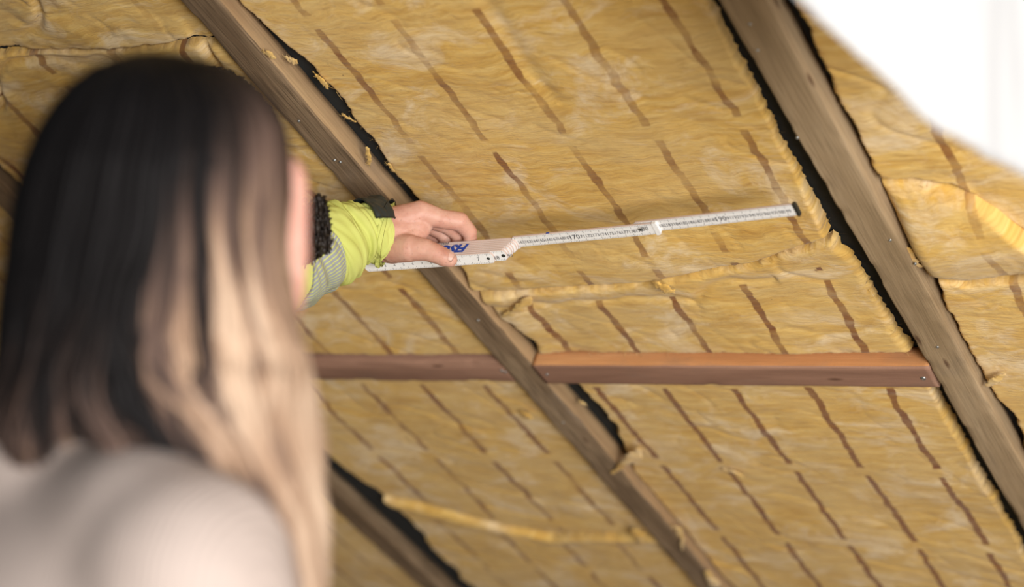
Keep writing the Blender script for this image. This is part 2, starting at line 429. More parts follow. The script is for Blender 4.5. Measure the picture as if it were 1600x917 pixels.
# ------------------------------------------------------------------ insulation batts
def interp(pts):
    xs = np.array([p[0] for p in pts], float); ys = np.array([p[1] for p in pts], float)
    return lambda t: np.interp(t, xs, ys)
def spaced(n, edge=.5):
    t = np.linspace(0, 1, n); return t
def batt(label, uL, uR, vT, vB, seed, dep=.016, soff=.063, voff=2.03, fade=.75, res=.0032, rag=(.006, .006, .002, .002),
         bump=None, er=.0045, group='insulation batts', amp=1.0, fib=120, resv=None, period=.1035, drift=0.0, fadefn=None):
    f = [interp(q) if not callable(q) else q for q in (uL, uR)]
    g = [interp(q) if not callable(q) else q for q in (vT, vB)]
    um0 = f[0](np.linspace(.6, 3, 50)).mean(); um1 = f[1](np.linspace(.6, 3, 50)).mean()
    vm0 = g[0](np.linspace(um0, um1, 9)).mean(); vm1 = g[1](np.linspace(um0, um1, 9)).mean()
    def samp(L):                       # denser towards both edges
        inner = np.linspace(.02, L - .02, max(6, int((L - .04) / res)))
        e = np.array([0, .0006, .0015, .003, .005, .0075, .0105, .0145])
        return np.concatenate([e, inner, L - e[::-1]]) / L
    s = samp(um1 - um0); 
    old = res; res = resv or res; t = samp(vm1 - vm0); res = old
    bay = math.floor((um0 + um1) / 2 / SP); ulo, uhi = bay * SP + .0022, (bay + 1) * SP - RW - .0022
    Sg, Tg = np.meshgrid(s, t)                       # rows = t
    un = um0 + (um1 - um0) * Sg
    vt = g[0](un) + rag[2] * (fbm(un * 30, un * 0 + 3, seed, 2) + .25 * vnoise(un * 110, un * 0, seed + 4))
    vb = g[1](un) + rag[3] * (fbm(un * 30, un * 0 + 7, seed + 1, 2) + .25 * vnoise(un * 110, un * 0, seed + 6))
    Vv = vt + (vb - vt) * Tg
    ev = np.minimum(Vv - vt, vb - Vv)
    hv_ = np.exp(-ev / .0025) * (Tg > 0) * (Tg < 1) + ((Tg == 0) | (Tg == 1))
    sg_ = np.where(Tg < .5, -1.0, 1.0)
    Vv = Vv + hv_ * sg_ * .0022 * (vnoise(un * 260, sg_ * 3, seed + 90) + .8 * vnoise(un * 560, sg_ * 5, seed + 91)) * min(1, abs(rag[3]) / .002)
    ul = f[0](Vv) + rag[0] * (fbm(Vv * 28, Vv * 0 + 1, seed + 2, 2) + .25 * vnoise(Vv * 110, Vv * 0 + 2, seed + 5))
    ur = f[1](Vv) + rag[1] * (fbm(Vv * 28, Vv * 0 + 5, seed + 3, 2) + .25 * vnoise(Vv * 110, Vv * 0 + 6, seed + 7))
    ul = np.maximum(ul, ulo); ur = np.minimum(ur, uhi)
    Uu = ul + (ur - ul) * Sg
    eu = np.minimum(Uu - ul, ur - Uu); su = np.where(Sg < .5, -1.0, 1.0)
    Uu = Uu + np.exp(-eu / .0025) * su * .0050 * (vnoise(Vv * 190, su * 3 + 9, seed + 92) + .8 * vnoise(Vv * 460, su * 5 + 9, seed + 93)) * np.where(su < 0, min(1, rag[0] / .006), min(1, rag[1] / .004))
    Uu = np.clip(Uu, ulo, uhi)
    e = np.minimum(eu, ev)
    d = np.full_like(Uu, dep)
    wu = Uu + .03 * fbm(Uu * 4, Vv * 4, seed + 70, 2); wv = Vv + .03 * fbm(Uu * 4, Vv * 4, seed + 71, 2)
    d += amp * (.008 * fbm(wu * 4, wv * 5, seed + 20, 2) + .0022 * (np.abs(fbm(wu * 8 + wv * 5, wv * 15 - wu * 7, seed + 30, 2))) - .0006)
    patch = np.clip(fbm(wu * 5, wv * 5, seed + 80, 2) * 2.2 + .25, 0, 1)
    rid = np.abs(vnoise(Uu * 7 + Vv * 10 + seed, Vv * 13 - Uu * 9, seed + 40)); d += amp * .0022 * np.exp(-(rid / .045) ** 2) * (vnoise(Uu * 5, Vv * 5, seed + 44) + .5)
    rid = np.abs(vnoise(Uu * 16 - Vv * 6 + seed, Vv * 20, seed + 47)); d += amp * .0010 * np.exp(-(rid / .05) ** 2) * (vnoise(Uu * 9, Vv * 9, seed + 48) + .5)
    d += patch * (amp * .0004 * vnoise(wu * 11, wv * 70, seed + 50) + amp * .0006 * vnoise(Uu * 50, Vv * 300, seed + 51))
    if bump: d = d + bump(Uu, Vv)
    q = np.clip(1 - e / er, 0, 1)
    prof = 1 - np.sqrt(np.clip(1 - q ** 2, 0, 1))
    d = np.minimum(d, DF - .007)
    d = d + (DF - .002 - d) * prof * .92 + .0012 * fbm(Uu * 300, Vv * 300, seed + 60, 2) * (q > 0)
    d = np.minimum(d, DF - .0006)
    R, C = Uu.shape
    verts = np.stack([Uu, Vv, d], 2).reshape(-1, 3)
    idx = np.arange(R * C).reshape(R, C)
    qd = np.stack([idx[:-1, :-1], idx[1:, :-1], idx[1:, 1:], idx[:-1, 1:]], 2).reshape(-1, 4).tolist()
    # skirt and back, so that the batt is a closed slab
    ring = list(idx[0, :]) + list(idx[1:, -1]) + list(idx[-1, -2::-1]) + list(idx[-2:0:-1, 0])
    base = len(verts)
    rv = verts[ring].copy(); rv[:, 2] = DF - .0003
    verts = np.vstack([verts, rv]); nr = len(ring)
    for i in range(nr):
        j = (i + 1) % nr; qd.append((ring[i], ring[j], base + j, base + i))
    qd.append(tuple(base + i for i in range(nr - 1, -1, -1)))
    uc = (um0 + um1) / 2
    o = roofobj('insulation_batt', verts, qd, M['wool'], uc, vm0,
                uvfn=lambda vv: vv[:, :2] + np.array([seed * .731, seed * .37]),
                printuv=lambda vv: np.stack([(vv[:, 0] - soff - drift * (vv[:, 1] - vm0)) / period, (vv[:, 1] - voff) / .222], 1),
                attrs={'print_fade': np.full(len(verts), fade) if fadefn is None else fadefn(verts[:, 0], verts[:, 1])})
    tag(o, label, 'insulation', group)
    if fib:
        rs = np.random.RandomState(seed); fv = []; ff = []
        for _ in range(fib):
            i = rs.randint(nr); p0 = verts[ring[i]].copy(); p0[2] = d.min() * 0 + dep + rs.uniform(0, .014)
            out = np.array([p0[0] - uc, 0, 0]) if (abs(p0[0] - um0) < .02 or abs(p0[0] - um1) < .02) else np.array([0, p0[1] - (vm0 + vm1) / 2, 0])
            out = out / (np.linalg.norm(out) + 1e-9); p0 = p0 - out * .003
            dr = out * rs.uniform(.3, 1) + rs.normal(0, .5, 3) * np.array([1, 1, .5]); dr /= np.linalg.norm(dr)
            L = rs.uniform(.003, .011); cv = rs.normal(0, .004, 3); r = rs.uniform(.00012, .00035)
            b0 = len(fv); K = 5
            for kk in range(K):
                tt = kk / (K - 1); c = p0 + dr * L * tt + cv * tt * tt
                for a in range(3):
                    an = a * 2.094; rr = r * (1 - .7 * tt); fv.append((min(uhi, max(ulo, c[0])) + rr * math.cos(an), c[1] + rr * math.sin(an), min(DF - .001, c[2] + rr * math.sin(an + 1))))
            for kk in range(K - 1):
                for a in range(3): a2 = (a + 1) % 3; ff.append((b0 + kk * 3 + a, b0 + kk * 3 + a2, b0 + kk * 3 + 3 + a2, b0 + kk * 3 + 3 + a))
        fo = roofobj('loose_fibres', fv, ff, M['wool'], uc, vm0, o, printuv=lambda vv: vv[:, :2] * 0 + .45, attrs={'print_fade': np.zeros(len(fv))})
        fo['kind'] = 'stuff'
    return o
def c_(v): return [(0, v), (5, v)]
RE = SP - RW
seamBC = [(-.1, 1.582), (.013, 1.588), (.243, 1.580), (.408, 1.549), (.54, 1.500), (.7, 1.49)]
G = 'insulation batts'
# bay between the two big rafters
def bmp_up(U, V):
    s = np.interp(U, [p[0] for p in seamBC], [p[1] for p in seamBC]) - V
    return -.010 * np.exp(-((s - .03) / .05) ** 2) + .007 * np.exp(-(((U - .30) / .012) ** 2)) * (V < 1.25) * (V > .9) * .4
batt('wide upper yellow batt behind the folding rule, faded brown dashes', [(0, .008), (1.057, .008), (1.157, .033), (1.259, .027), (1.381, .022), (1.46, .016), (1.542, .012), (1.59, -.004), (3, 0)],
     [(0, .533), (1.13, .530), (1.335, .519), (1.517, .516), (3, .52)], [(0, VA), (1, VA)], seamBC, 3, dep=.014, soff=.079, voff=1.31, fade=.62, bump=bmp_up, rag=(.0055, .003, 0, .003), fib=160, period=.1025)
def bmp_mid(U, V):
    s = V - np.interp(U, [p[0] for p in seamBC], [p[1] for p in seamBC])
    lip = .030 + .014 * fbm(U * 14, U * 0, 77, 3) + .012 * np.exp(-((U - .30) / .02) ** 2)
    b = -.006 * (1 / (1 + np.exp((s - lip) / .009))) * (1 + .5 * fbm(U * 9, V * 20, 78, 2))
    b += .004 * np.exp(-((s - lip - .010) / .008) ** 2) * (U < .42)
    return b - .005 * np.clip((.07 - U) / .04, 0, 1)
def fade_mid(U, V):
    s = V - np.interp(U, [p[0] for p in seamBC], [p[1] for p in seamBC]); lip = .040 + .014 * fbm(U * 14, U * 0, 77, 3)
    return np.where(s < lip, -2.0, .95)
def vt_mid(u): return np.interp(u, [p[0] for p in seamBC], [p[1] + .008 for p in seamBC])
batt('middle yellow batt with torn rolled top lip, resting on the long batten', [(0, .010), (1.60, .004), (1.643, -.003), (1.67, .012), (1.72, .016), (1.752, .012), (3, .012)],
     [(0, .518), (1.517, .518), (1.72, .527), (1.76, .530), (3, .53)], vt_mid, c_(VB0 - .0060), 11, dep=.014, soff=.062, voff=1.81, fade=.95, fadefn=fade_mid, bump=bmp_mid, rag=(.007, .004, .004, .002), er=.009, fib=130)
batt('large lower yellow batt below the long batten, crisp rows of brown dashes', [(0, .034), (1.834, .035), (1.93, .040), (2.009, .022), (2.06, .004), (2.124, -.003), (2.267, -.014), (2.456, .005), (3.1, 0)],
     [(0, .533), (1.833, .531), (2.226, .523), (3.1, .52)], c_(VB1 + .0055), c_(VZ), 23, dep=.013, soff=.062, voff=2.034, fade=1.25, rag=(.008, .004, .002, 0), res=.0032, fib=220)
# bay right of the right-hand rafter
UR = SP
seamR = [(.5, 1.415), (.606, 1.418), (.64, 1.422), (.682, 1.438), (.705, 1.468), (.728, 1.515), (.80, 1.60), (1.2, 1.75)]
batt('upper yellow batt at right, partly behind the white sheet', [(0, .622), (1.0, .620), (1.143, .614), (1.273, .606), (1.42, .606), (3, .606)], c_(SP * 2 - RW - .012),
     [(0, VA), (2, VA)], [(a_, b_ - .007) for a_, b_ in seamR], 31, dep=.014, soff=.689, voff=1.26, fade=.75, rag=(.0045, .004, 0, .003), fib=90, period=.1035)
def bmp_flap(U, V): return -.016 * np.exp(-((V - 1.52) / .07) ** 2)
batt('bulging folded-over yellow flap of insulation beside the right-hand rafter', [(0, .604), (1.43, .600), (1.50, .600), (1.56, .596), (1.58, .590), (3, .59)], c_(SP * 2 - RW - .014),
     [(a_, b_ + .004) for a_, b_ in seamR], [(0, 1.586), (.588, 1.583), (.641, 1.600), (.707, 1.590), (.8, 1.66), (1.2, 1.80)], 37, dep=.010, soff=.690, voff=1.51, fade=.35, bump=bmp_flap, rag=(.003, .004, .002, .003), er=.022, fib=60)
batt('lower yellow batt at right edge with torn fringe beside the rafter', [(0, .606), (1.584, .612), (1.70, .602), (1.825, .589), (1.86, .606), (1.90, .612), (1.961, .606), (3.1, .606)], c_(SP * 2 - RW - .012),
     [(0, 1.598), (.588, 1.595), (.641, 1.610), (.707, 1.600), (.8, 1.670), (1.2, 1.81)], c_(VZ), 43, dep=.014, soff=.690, voff=1.79, fade=.6, rag=(.008, .004, .003, 0), fib=120)
# bay left of the middle rafter
def bmp_crump(U, V): return -.008 * fbm(U * 12, V * 16, 91, 3) + .012 * np.exp(-(np.abs(vnoise(U * 9 + V * 4, V * 14, 92)) / .04) ** 2)
aR = -RW - .0015
batt('crumpled dark yellow batt at top left above the hair', c_(-SP + .010), c_(aR), [(-3, VA), (1, VA)], [(-.62, 1.062), (-.392, 1.070), (-.216, 1.089), (0, 1.10)], 51, dep=.014, soff=-.34, voff=.9, fade=-.1,
     bump=bmp_crump, rag=(.006, .001, 0, .004), amp=2.2, fib=60)
batt('yellow batt left of the middle rafter, standing on the short batten', c_(-SP + .012), c_(aR), [(-.62, 1.069), (-.392, 1.077), (-.216, 1.096), (0, 1.107)], c_(VB0 - .0060), 57, dep=.014, soff=-.2305, voff=1.80, fade=.75,
     bump=lambda U, V: 1.0 * bmp_crump(U, V) * np.clip((1.45 - V) / .2, 0, 1), rag=(.006, .001, .004, .002), fib=60, period=.112)
foldAB = [(-.62, 2.17), (-.488, 2.206), (-.38, 2.262), (-.273, 2.296), (-.16, 2.276), (-.073, 2.274), (0, 2.28)]
eA = [(0, -SP + .02), (1.9, -SP + .035), (2.05, -SP + .045), (2.12, -SP + .06), (2.25, -SP + .07), (2.4, -SP + .05), (3.1, -SP + .03)]
batt('yellow batt under the short batten, tearing away above a drooping fold', eA, c_(aR), c_(VB1 + .005), foldAB, 63, dep=.015, soff=-.340, voff=2.04, fade=.8, rag=(.010, .001, .002, .003), fib=80, period=.1085)
def bmp_fold(U, V):
    s = V - np.interp(U, [p[0] for p in foldAB], [p[1] for p in foldAB]); return -.009 * np.exp(-((s - .014) / .015) ** 2)
batt('lowest yellow batt left of the middle rafter, below the drooping fold', eA, c_(aR), lambda u: np.interp(u, [p[0] for p in foldAB], [p[1] + .007 for p in foldAB]), c_(VZ), 67, dep=.014, soff=-.36, voff=2.42, fade=.7, fadefn=lambda U, V: np.where(V - np.interp(U, [p[0] for p in foldAB], [p[1] for p in foldAB]) < .034, -2.0, .7),
     bump=bmp_fold, rag=(.010, .001, .003, 0), fib=60, period=.1085)
batt('yellow batt in the far bay at lower left, beyond the dark rafter', c_(-SP * 2 + .012), c_(-SP - RW - .004), c_(VA), c_(VZ), 71, dep=.014, soff=-.94, voff=2.03, fade=.6, res=.006, fib=0)
batt('yellow batt in the farthest bay at left, behind the two people', c_(-SP * 3 + .012), c_(-SP * 2 - RW - .004), c_(VA), c_(VZ), 73, dep=.014, soff=-1.54, voff=2.03, fade=.6, res=.008, fib=0)

# torn tufts of wool
def tuft(label, x, y, pts, r, seed, dep=-.002, flat=.28):
    """a torn scrap: a lumpy tapering strip through the given pixel offsets on the roof"""
    cs = []
    for (dx, dy, rr, dd) in pts:
        u, v = px2roof(x + dx, y + dy, dep - dd); cs.append((u, v, dep - dd, rr))
    n = 26; K = 20; vs = []; fs = []
    ct = np.linspace(0, len(cs) - 1, n); arr = np.array(cs)
    for i, t in enumerate(ct):
        p = np.array([np.interp(t, range(len(cs)), arr[:, k]) for k in range(4)])
        t2 = min(len(cs) - 1, t + .3); t1 = max(0, t - .3)
        tg = np.array([np.interp(t2, range(len(cs)), arr[:, k]) - np.interp(t1, range(len(cs)), arr[:, k]) for k in range(2)]); tg /= np.linalg.norm(tg) + 1e-9
        nx = np.array([-tg[1], tg[0]])
        end = min(1, math.sqrt(max(0, 1 - (2 * i / (n - 1) - 1) ** 6)) + .05)
        for j in range(K):
            a = 2 * math.pi * j / K
            rr = p[3] * .85 * end * (1 + 1.1 * float(vnoise(i * .30 + seed, math.cos(a) * 1.2 + seed, seed)) + .35 * float(vnoise(i * 1.3, math.sin(a) * 3 + 7, seed + 1)) + .5 * float(vnoise(i * 2.6, math.cos(a) * 4, seed + 3)) * abs(math.cos(a)))
            q = nx * math.cos(a) * rr
            vs.append((p[0] + q[0], p[1] + q[1], p[2] + math.sin(a) * rr * flat))
    for i in range(n - 1):
        for j in range(K): fs.append((i * K + j, i * K + (j + 1) % K, (i + 1) * K + (j + 1) % K, (i + 1) * K + j))
    fs.append(tuple(range(K))[::-1]); fs.append(tuple((n - 1) * K + j for j in range(K)))
    b0 = len(vs); rs = np.random.RandomState(seed)
    for _ in range(26):                          # stray fibres of the scrap
        b = rs.randint(0, n * K); q = np.array(vs[b]); dr = rs.normal(0, 1, 3); dr /= np.linalg.norm(dr); L = rs.uniform(.002, .007)
        b1 = len(vs)
        for kk in range(4):
            for a in range(3):
                w = .00028 * (1 - kk / 4.5); an = a * 2.094
                vs.append((q[0] + dr[0] * L * kk / 3 + w * math.cos(an), q[1] + dr[1] * L * kk / 3 + w * math.sin(an), q[2] + dr[2] * .4 * L * kk / 3 + w * math.sin(an + 1)))
        for kk in range(3):
            for a in range(3): a2 = (a + 1) % 3; fs.append((b1 + kk * 3 + a, b1 + kk * 3 + a2, b1 + kk * 3 + 3 + a2, b1 + kk * 3 + 3 + a))
    o = roofobj('insulation_tuft', vs, fs, M['wool'], cs[0][0], cs[0][1], printuv=lambda vv: vv[:, :2] * 0 + .45, attrs={'print_fade': np.full(len(vs), -2.0)},
                uvfn=lambda vv: vv[:, :2] * .5 + np.array([seed * .31, seed * .77]))
    return tag(o, label, 'wool tuft', 'torn tufts of insulation')
tuft('largest torn wool scrap, lying across the rafter below the batten', 985, 712, [(14, -12, .006, .002), (8, 0, .0095, .004), (-8, 12, .0085, .004), (-20, 22, .005, .003), (-32, 28, .003, .001)], 1, 5)
tuft('curled wool scrap hanging over the lower end of the middle rafter', 1060, 835, [(-14, -14, .004, 0), (0, -8, .006, .004), (6, 6, .005, .004), (6, 26, .0035, .002)], 1, 9)
tuft('pale wool lump at the right end of the drooping fold', 998, 838, [(-8, -12, .007, .006), (0, -2, .010, .008), (4, 14, .006, .005)], 1, 13, dep=.004)
tuft('wool lump at the bottom end of the middle rafter', 1112, 905, [(-8, -14, .006, .002), (0, 0, .010, .004), (6, 14, .008, .003)], 1, 17)
tuft('tiny wool crumb in the black gap under the batten', 910, 629, [(-6, -3, .003, 0), (0, 0, .0048, .002), (5, 4, .003, 0)], 1, 21, dep=.012)
tuft('small wool tuft on the rafter arris, upper left', 424, 84, [(-14, -2, .003, 0), (-3, 0, .0055, .002), (6, 8, .004, .002)], 1, 25, dep=-.001)
tuft('small wool tuft bridging the black gap, upper left', 455, 95, [(-10, -6, .003, 0), (0, 0, .005, .002), (10, 3, .005, .002)], 1, 29, dep=.010)
tuft('wool shred in the black gap above the hand', 505, 128, [(-14, -14, .002, 0), (0, 0, .0038, .002), (8, 12, .002, 0)], 1, 33, dep=.014)
tuft('thin wool shred clinging to the rafter above the cuff', 577, 245, [(-4, -16, .0028, 0), (0, 0, .0035, .001), (0, 14, .002, 0)], 1, 37, dep=.006)
tuft('tiny wool flake in the black gap, nearest above the knuckles', 612, 262, [(-6, -8, .0016, 0), (0, 0, .003, .002), (4, 7, .0016, 0)], 1, 65, dep=.018)
tuft('small wool thread bundle in the black gap beside the rafter, mid-way above the hand', 545, 185, [(-12, -8, .0015, 0), (0, 0, .0028, .002), (12, 6, .0015, 0)], 1, 69, dep=.018)
tuft('ragged torn corner hanging off the middle batt', 800, 484, [(30, -20, .006, .002), (10, -4, .0085, .004), (-4, 6, .006, .004), (-16, 12, .0025, .002)], 1, 41, dep=.002)
tuft('torn flap of wool in the middle of the rolled lip', 1040, 452, [(-18, -10, .006, .003), (0, 0, .009, .006), (14, 6, .005, .004)], 1, 45, dep=.0)
tuft('wool fluff beside the right-hand rafter, lower right', 1548, 598, [(24, -14, .0035, 0), (8, -4, .005, .002), (-8, 6, .003, .001)], 1, 49, dep=.004)
tuft('wool fluff at the foot of the bulging flap', 1428, 408, [(-10, -22, .0035, 0), (0, 0, .005, .002), (12, 10, .003, .001)], 1, 53, dep=.006)
tuft('little curled wool lump just under the short batten', 823, 648, [(-10, -6, .003, .001), (0, 0, .0065, .004), (6, 8, .004, .002)], 1, 57, dep=.006)
tuft('pale wool curl on the lower batt among the dashes', 1150, 738, [(-24, -6, .003, 0), (-4, 0, .005, .003), (12, 8, .004, .003)], 1, 61, dep=.006)

# ------------------------------------------------------------------ floor
vsf = [(-3.2, -3.2, -.04), (2.6, -3.2, -.04), (2.6, 3.4, -.04), (-3.2, 3.4, -.04), (-3.2, -3.2, 0), (2.6, -3.2, 0), (2.6, 3.4, 0), (-3.2, 3.4, 0)]
o = meshobj('floor', vsf, [(3, 2, 1, 0), (4, 5, 6, 7), (0, 1, 5, 4), (1, 2, 6, 5), (2, 3, 7, 6), (3, 0, 4, 7)], M['floor'], smooth=False); tag(o, kind='structure')

# ------------------------------------------------------------------ white sheet at top right
edge = [(1180, -75), (1250, 2), (1320, 68), (1400, 142), (1424, 172), (1452, 196), (1512, 228), (1532, 243), (1572, 260), (1600, 272), (1700, 330), (1800, 372)]
def sheet():
    n = 140; rows = 46; front = []
    ex = np.array([e[0] for e in edge], float); ey = np.array([e[1] for e in edge], float)
    xs = np.linspace(1180, 1800, n)
    G_ = []
    for r in range(rows):
        t = r / (rows - 1)
        row = []
        for i, x in enumerate(xs):
            y = float(np.interp(x, ex, ey)) + 3.0 * float(vnoise(x / 9., 0, 3))
            z0 = 1.22
            p = P(x, y, z0)
            top = (1.6 + D0 / CT - .03) - p.y * ST / CT          # height of the roof above this point
            h = top - p.z
            q = p + Vector((0, 0, h * t))
            q = q + Vector((0, -1, 0)) * (.006 * math.sin(i * .07 + t * 1.2) + .004 * float(fbm(i * .05, t * 3, 5, 3))) * (1 - .6 * t)
            row.append(q)
        G_.append(row)
    vs = [q for row in G_ for q in row]; N = len(vs)
    vs += [q + Vector((0, .0016, 0)) for q in vs[:N]]
    fs = []
    for r in range(rows - 1):
        for i in range(n - 1):
            a = r * n + i; fs.append((a, a + 1, a + n + 1, a + n)); fs.append((N + a, N + a + n, N + a + n + 1, N + a + 1))
    for i in range(n - 1):
        fs.append((i, N + i, N + i + 1, i + 1)); a = (rows - 1) * n + i; fs.append((a, a + 1, N + a + 1, N + a))
    for r in range(rows - 1):
        a = r * n; fs.append((a, a + n, N + a + n, N + a)); a = r * n + n - 1; fs.append((a, N + a, N + a + n, a + n))
    o = meshobj('vapour_barrier_sheet', vs, fs, M['white'], None, G_[-1][0]); return o
o = sheet(); tag(o, 'blurred white sheet hanging at the top right corner with uneven lower edge', 'sheet')

# ------------------------------------------------------------------ blob bodies
def blob_mesh(parts, voxel, smooth=6, fac=.5):
    """parts: ('c', p0, r0, p1, r1) tapered limb, ('e', centre, (rx,ry,rz), rotation matrix or None)"""
    b = bmesh.new()
    for pt in parts:
        if pt[0] == 'c':
            _, p0, r0, p1, r1 = pt; p0 = Vector(p0); p1 = Vector(p1)
            d = p1 - p0; L = d.length; rot = d.to_track_quat('Z', 'Y').to_matrix().to_4x4()
            n = 20; rows = []
            prof = [(-r0 * math.cos(a), r0 * math.sin(a)) for a in np.linspace(0, math.pi / 2, 6)] + [(L + r1 * math.sin(a), r1 * math.cos(a)) for a in np.linspace(0, math.pi / 2, 6)]
            mt = Matrix.Translation(p0) @ rot
            for k, (h, r) in enumerate(prof):
                if k in (0, len(prof) - 1): rows.append([b.verts.new(mt @ Vector((0, 0, h)))])
                else: rows.append([b.verts.new(mt @ Vector((r * math.cos(2 * math.pi * i / n), r * math.sin(2 * math.pi * i / n), h))) for i in range(n)])
            for k in range(len(rows) - 1):
                A, B = rows[k], rows[k + 1]
                for i in range(n):
                    j = (i + 1) % n
                    if len(A) == 1: b.faces.new((A[0], B[j], B[i]))
                    elif len(B) == 1: b.faces.new((A[i], A[j], B[0]))
                    else: b.faces.new((A[i], A[j], B[j], B[i]))
        else:
            _, c, r, rot = pt
            mt = Matrix.Translation(Vector(c)) @ (rot.to_4x4() if rot else Matrix.Identity(4)) @ Matrix.Diagonal((r[0], r[1], r[2], 1))
            bmesh.ops.create_uvsphere(b, u_segments=28, v_segments=18, radius=1, matrix=mt)
    bmesh.ops.recalc_face_normals(b, faces=b.faces)
    me = bpy.data.meshes.new('tmp'); b.to_mesh(me); b.free()
    o = bpy.data.objects.new('tmp', me); COL.objects.link(o)
    md = o.modifiers.new('r', 'REMESH'); md.mode = 'VOXEL'; md.voxel_size = voxel
    s = o.modifiers.new('s', 'SMOOTH'); s.factor = fac; s.iterations = smooth
    dg = bpy.context.evaluated_depsgraph_get(); dg.update()
    res = bpy.data.meshes.new_from_object(o.evaluated_get(dg))
    bpy.data.objects.remove(o); bpy.data.meshes.remove(me)
    return res
def mesh_arrays(me):
    co = np.zeros(len(me.vertices) * 3); me.vertices.foreach_get('co', co)
    return co.reshape(-1, 3), [tuple(p.vertices) for p in me.polygons]
def join(items):
    """items: list of (verts array, faces, material index)"""
    V = []; Fc = []; MI = []; b = 0
    for v, f, mi in items:
        V.append(np.asarray(v, float)); Fc += [tuple(i + b for i in q) for q in f]; MI += [mi] * len(f); b += len(v)
    return np.vstack(V), Fc, MI
def bodyobj(name, items, mats, parent, origin):
    V, Fc, MI = join(items)
    o = meshobj(name, [Vector(v) for v in V], Fc, mats, parent, origin); o.data.polygons.foreach_set('material_index', MI); return o
def frame(fwd):
    """head frame: x = right of the person, y = forward, z = up"""
    f = Vector(fwd).normalized(); z = Vector((0, 0, 1)); r = f.cross(z).normalized(); u = r.cross(f)
    return Matrix((r, f, u)).transposed()
def head_parts(c, R, s=1.0):
    T = lambda x, y, z: Vector(c) + R @ Vector((x * s, y * s, z * s))
    E = lambda x, y, z, rx, ry, rz: ('e', T(x, y, z), (rx * s, ry * s, rz * s), R)
    return [E(0, -.012, .030, .074, .092, .082), E(0, .022, -.015, .064, .068, .080), E(0, .040, -.060, .047, .048, .048),
            E(0, .074, -.094, .020, .018, .018), E(.038, .056, -.028, .024, .024, .028), E(-.038, .056, -.028, .024, .024, .028),
            ('c', T(0, .086, .012), .008 * s, T(0, .108, -.022), .011 * s), E(.012, .094, -.026, .009, .010, .008), E(-.012, .094, -.026, .009, .010, .008),
            E(0, .086, -.055, .023, .012, .006), E(0, .084, -.064, .019, .012, .006), E(0, .072, .036, .050, .022, .014),
            E(.030, .078, .016, .014, .012, .010), E(-.030, .078, .016, .014, .012, .010),
            E(.076, -.008, -.006, .008, .018, .030), E(-.076, -.008, -.006, .008, .018, .030),
            ('c', T(0, -.010, -.05), .050 * s, T(0, -.020, -.09), .050 * s)]
def rough(V, amp, sc_, seed):
    n = fbm(V[:, 0] * sc_ + V[:, 2] * sc_ * .6, V[:, 1] * sc_ + V[:, 2] * sc_, seed, 3)
    d = np.stack([n, np.roll(n, 1) * 0 + n * .3, n * .3], 1)
    return V + d * amp

# ------------------------------------------------------------------ worker
wr = P(326, 288, 1.84)                                   # head centre
floorW = Vector((wr.x - .02, wr.y - .02, 0))
worker = empty('person', floorW); tag(worker, 'worker in yellow hi-vis jacket holding out the folding rule, mostly hidden behind the woman', 'person')
fw = (CX * .12 + CZ * 1.0); fw.z = .25
RWk = frame(fw)
ft = (CX * .72 + Vector((0, 1, 0)) * .55); ft.z = .02; RWt = frame(ft)
sidev = RWt @ Vector((1, 0, 0)); side = Vector((sidev.x, sidev.y, 0)).normalized()     # his right = towards the lens
fwd = Vector((ft.x, ft.y, 0)).normalized()
def W_(r, f, z): return Vector((wr.x, wr.y, 0)) - CX * .07 + side * r + fwd * f + Vector((0, 0, z))
sh = 1.44
shL = W_(-.17, -.02, sh); shR = W_(.17, -.02, sh)
cuffc = P(600, 367, 2.085)                               # wrist centre
elL = P(400, 427, 1.94)
bparts = head_parts(wr, RWk) + [('c', wr + Vector((0, 0, -.06)), .052, W_(0, -.02, 1.47), .060),
    ('e', W_(0, -.02, 1.30), (.17, .11, .22), RWt), ('e', W_(0, 0, 1.05), (.145, .11, .18), RWt), ('e', W_(0, -.01, .92), (.16, .12, .13), RWt),
    ('c', W_(-.12, -.02, 1.45), .055, W_(.12, -.02, 1.45), .055), ('c', shL, .055, elL, .045), ('c', elL, .042, P(500, 396, 2.03), .034), ('c', P(500, 396, 2.03), .034, P(545, 370, 2.06), .028), ('c', P(545, 370, 2.06), .028, cuffc, .026),
    ('c', shR, .055, W_(.23, -.02, 1.16), .044), ('c', W_(.23, -.02, 1.16), .042, W_(.22, .10, .93), .030),
    ('c', W_(-.085, 0, .90), .085, W_(-.10, .02, .50), .058), ('c', W_(-.10, .02, .50), .056, W_(-.10, -.01, .10), .040),
    ('c', W_(.085, 0, .90), .085, W_(.10, .02, .50), .058), ('c', W_(.10, .02, .50), .056, W_(.10, -.01, .10), .040),
    ('c', W_(-.10, -.03, .05), .035, W_(-.10, .12, .035), .030), ('c', W_(.10, -.03, .05), .035, W_(.10, .12, .035), .030),
    ('e', W_(.22, .13, .86), (.022, .03, .045), RWt)]
coarse = blob_mesh(bparts, .0065, 4)
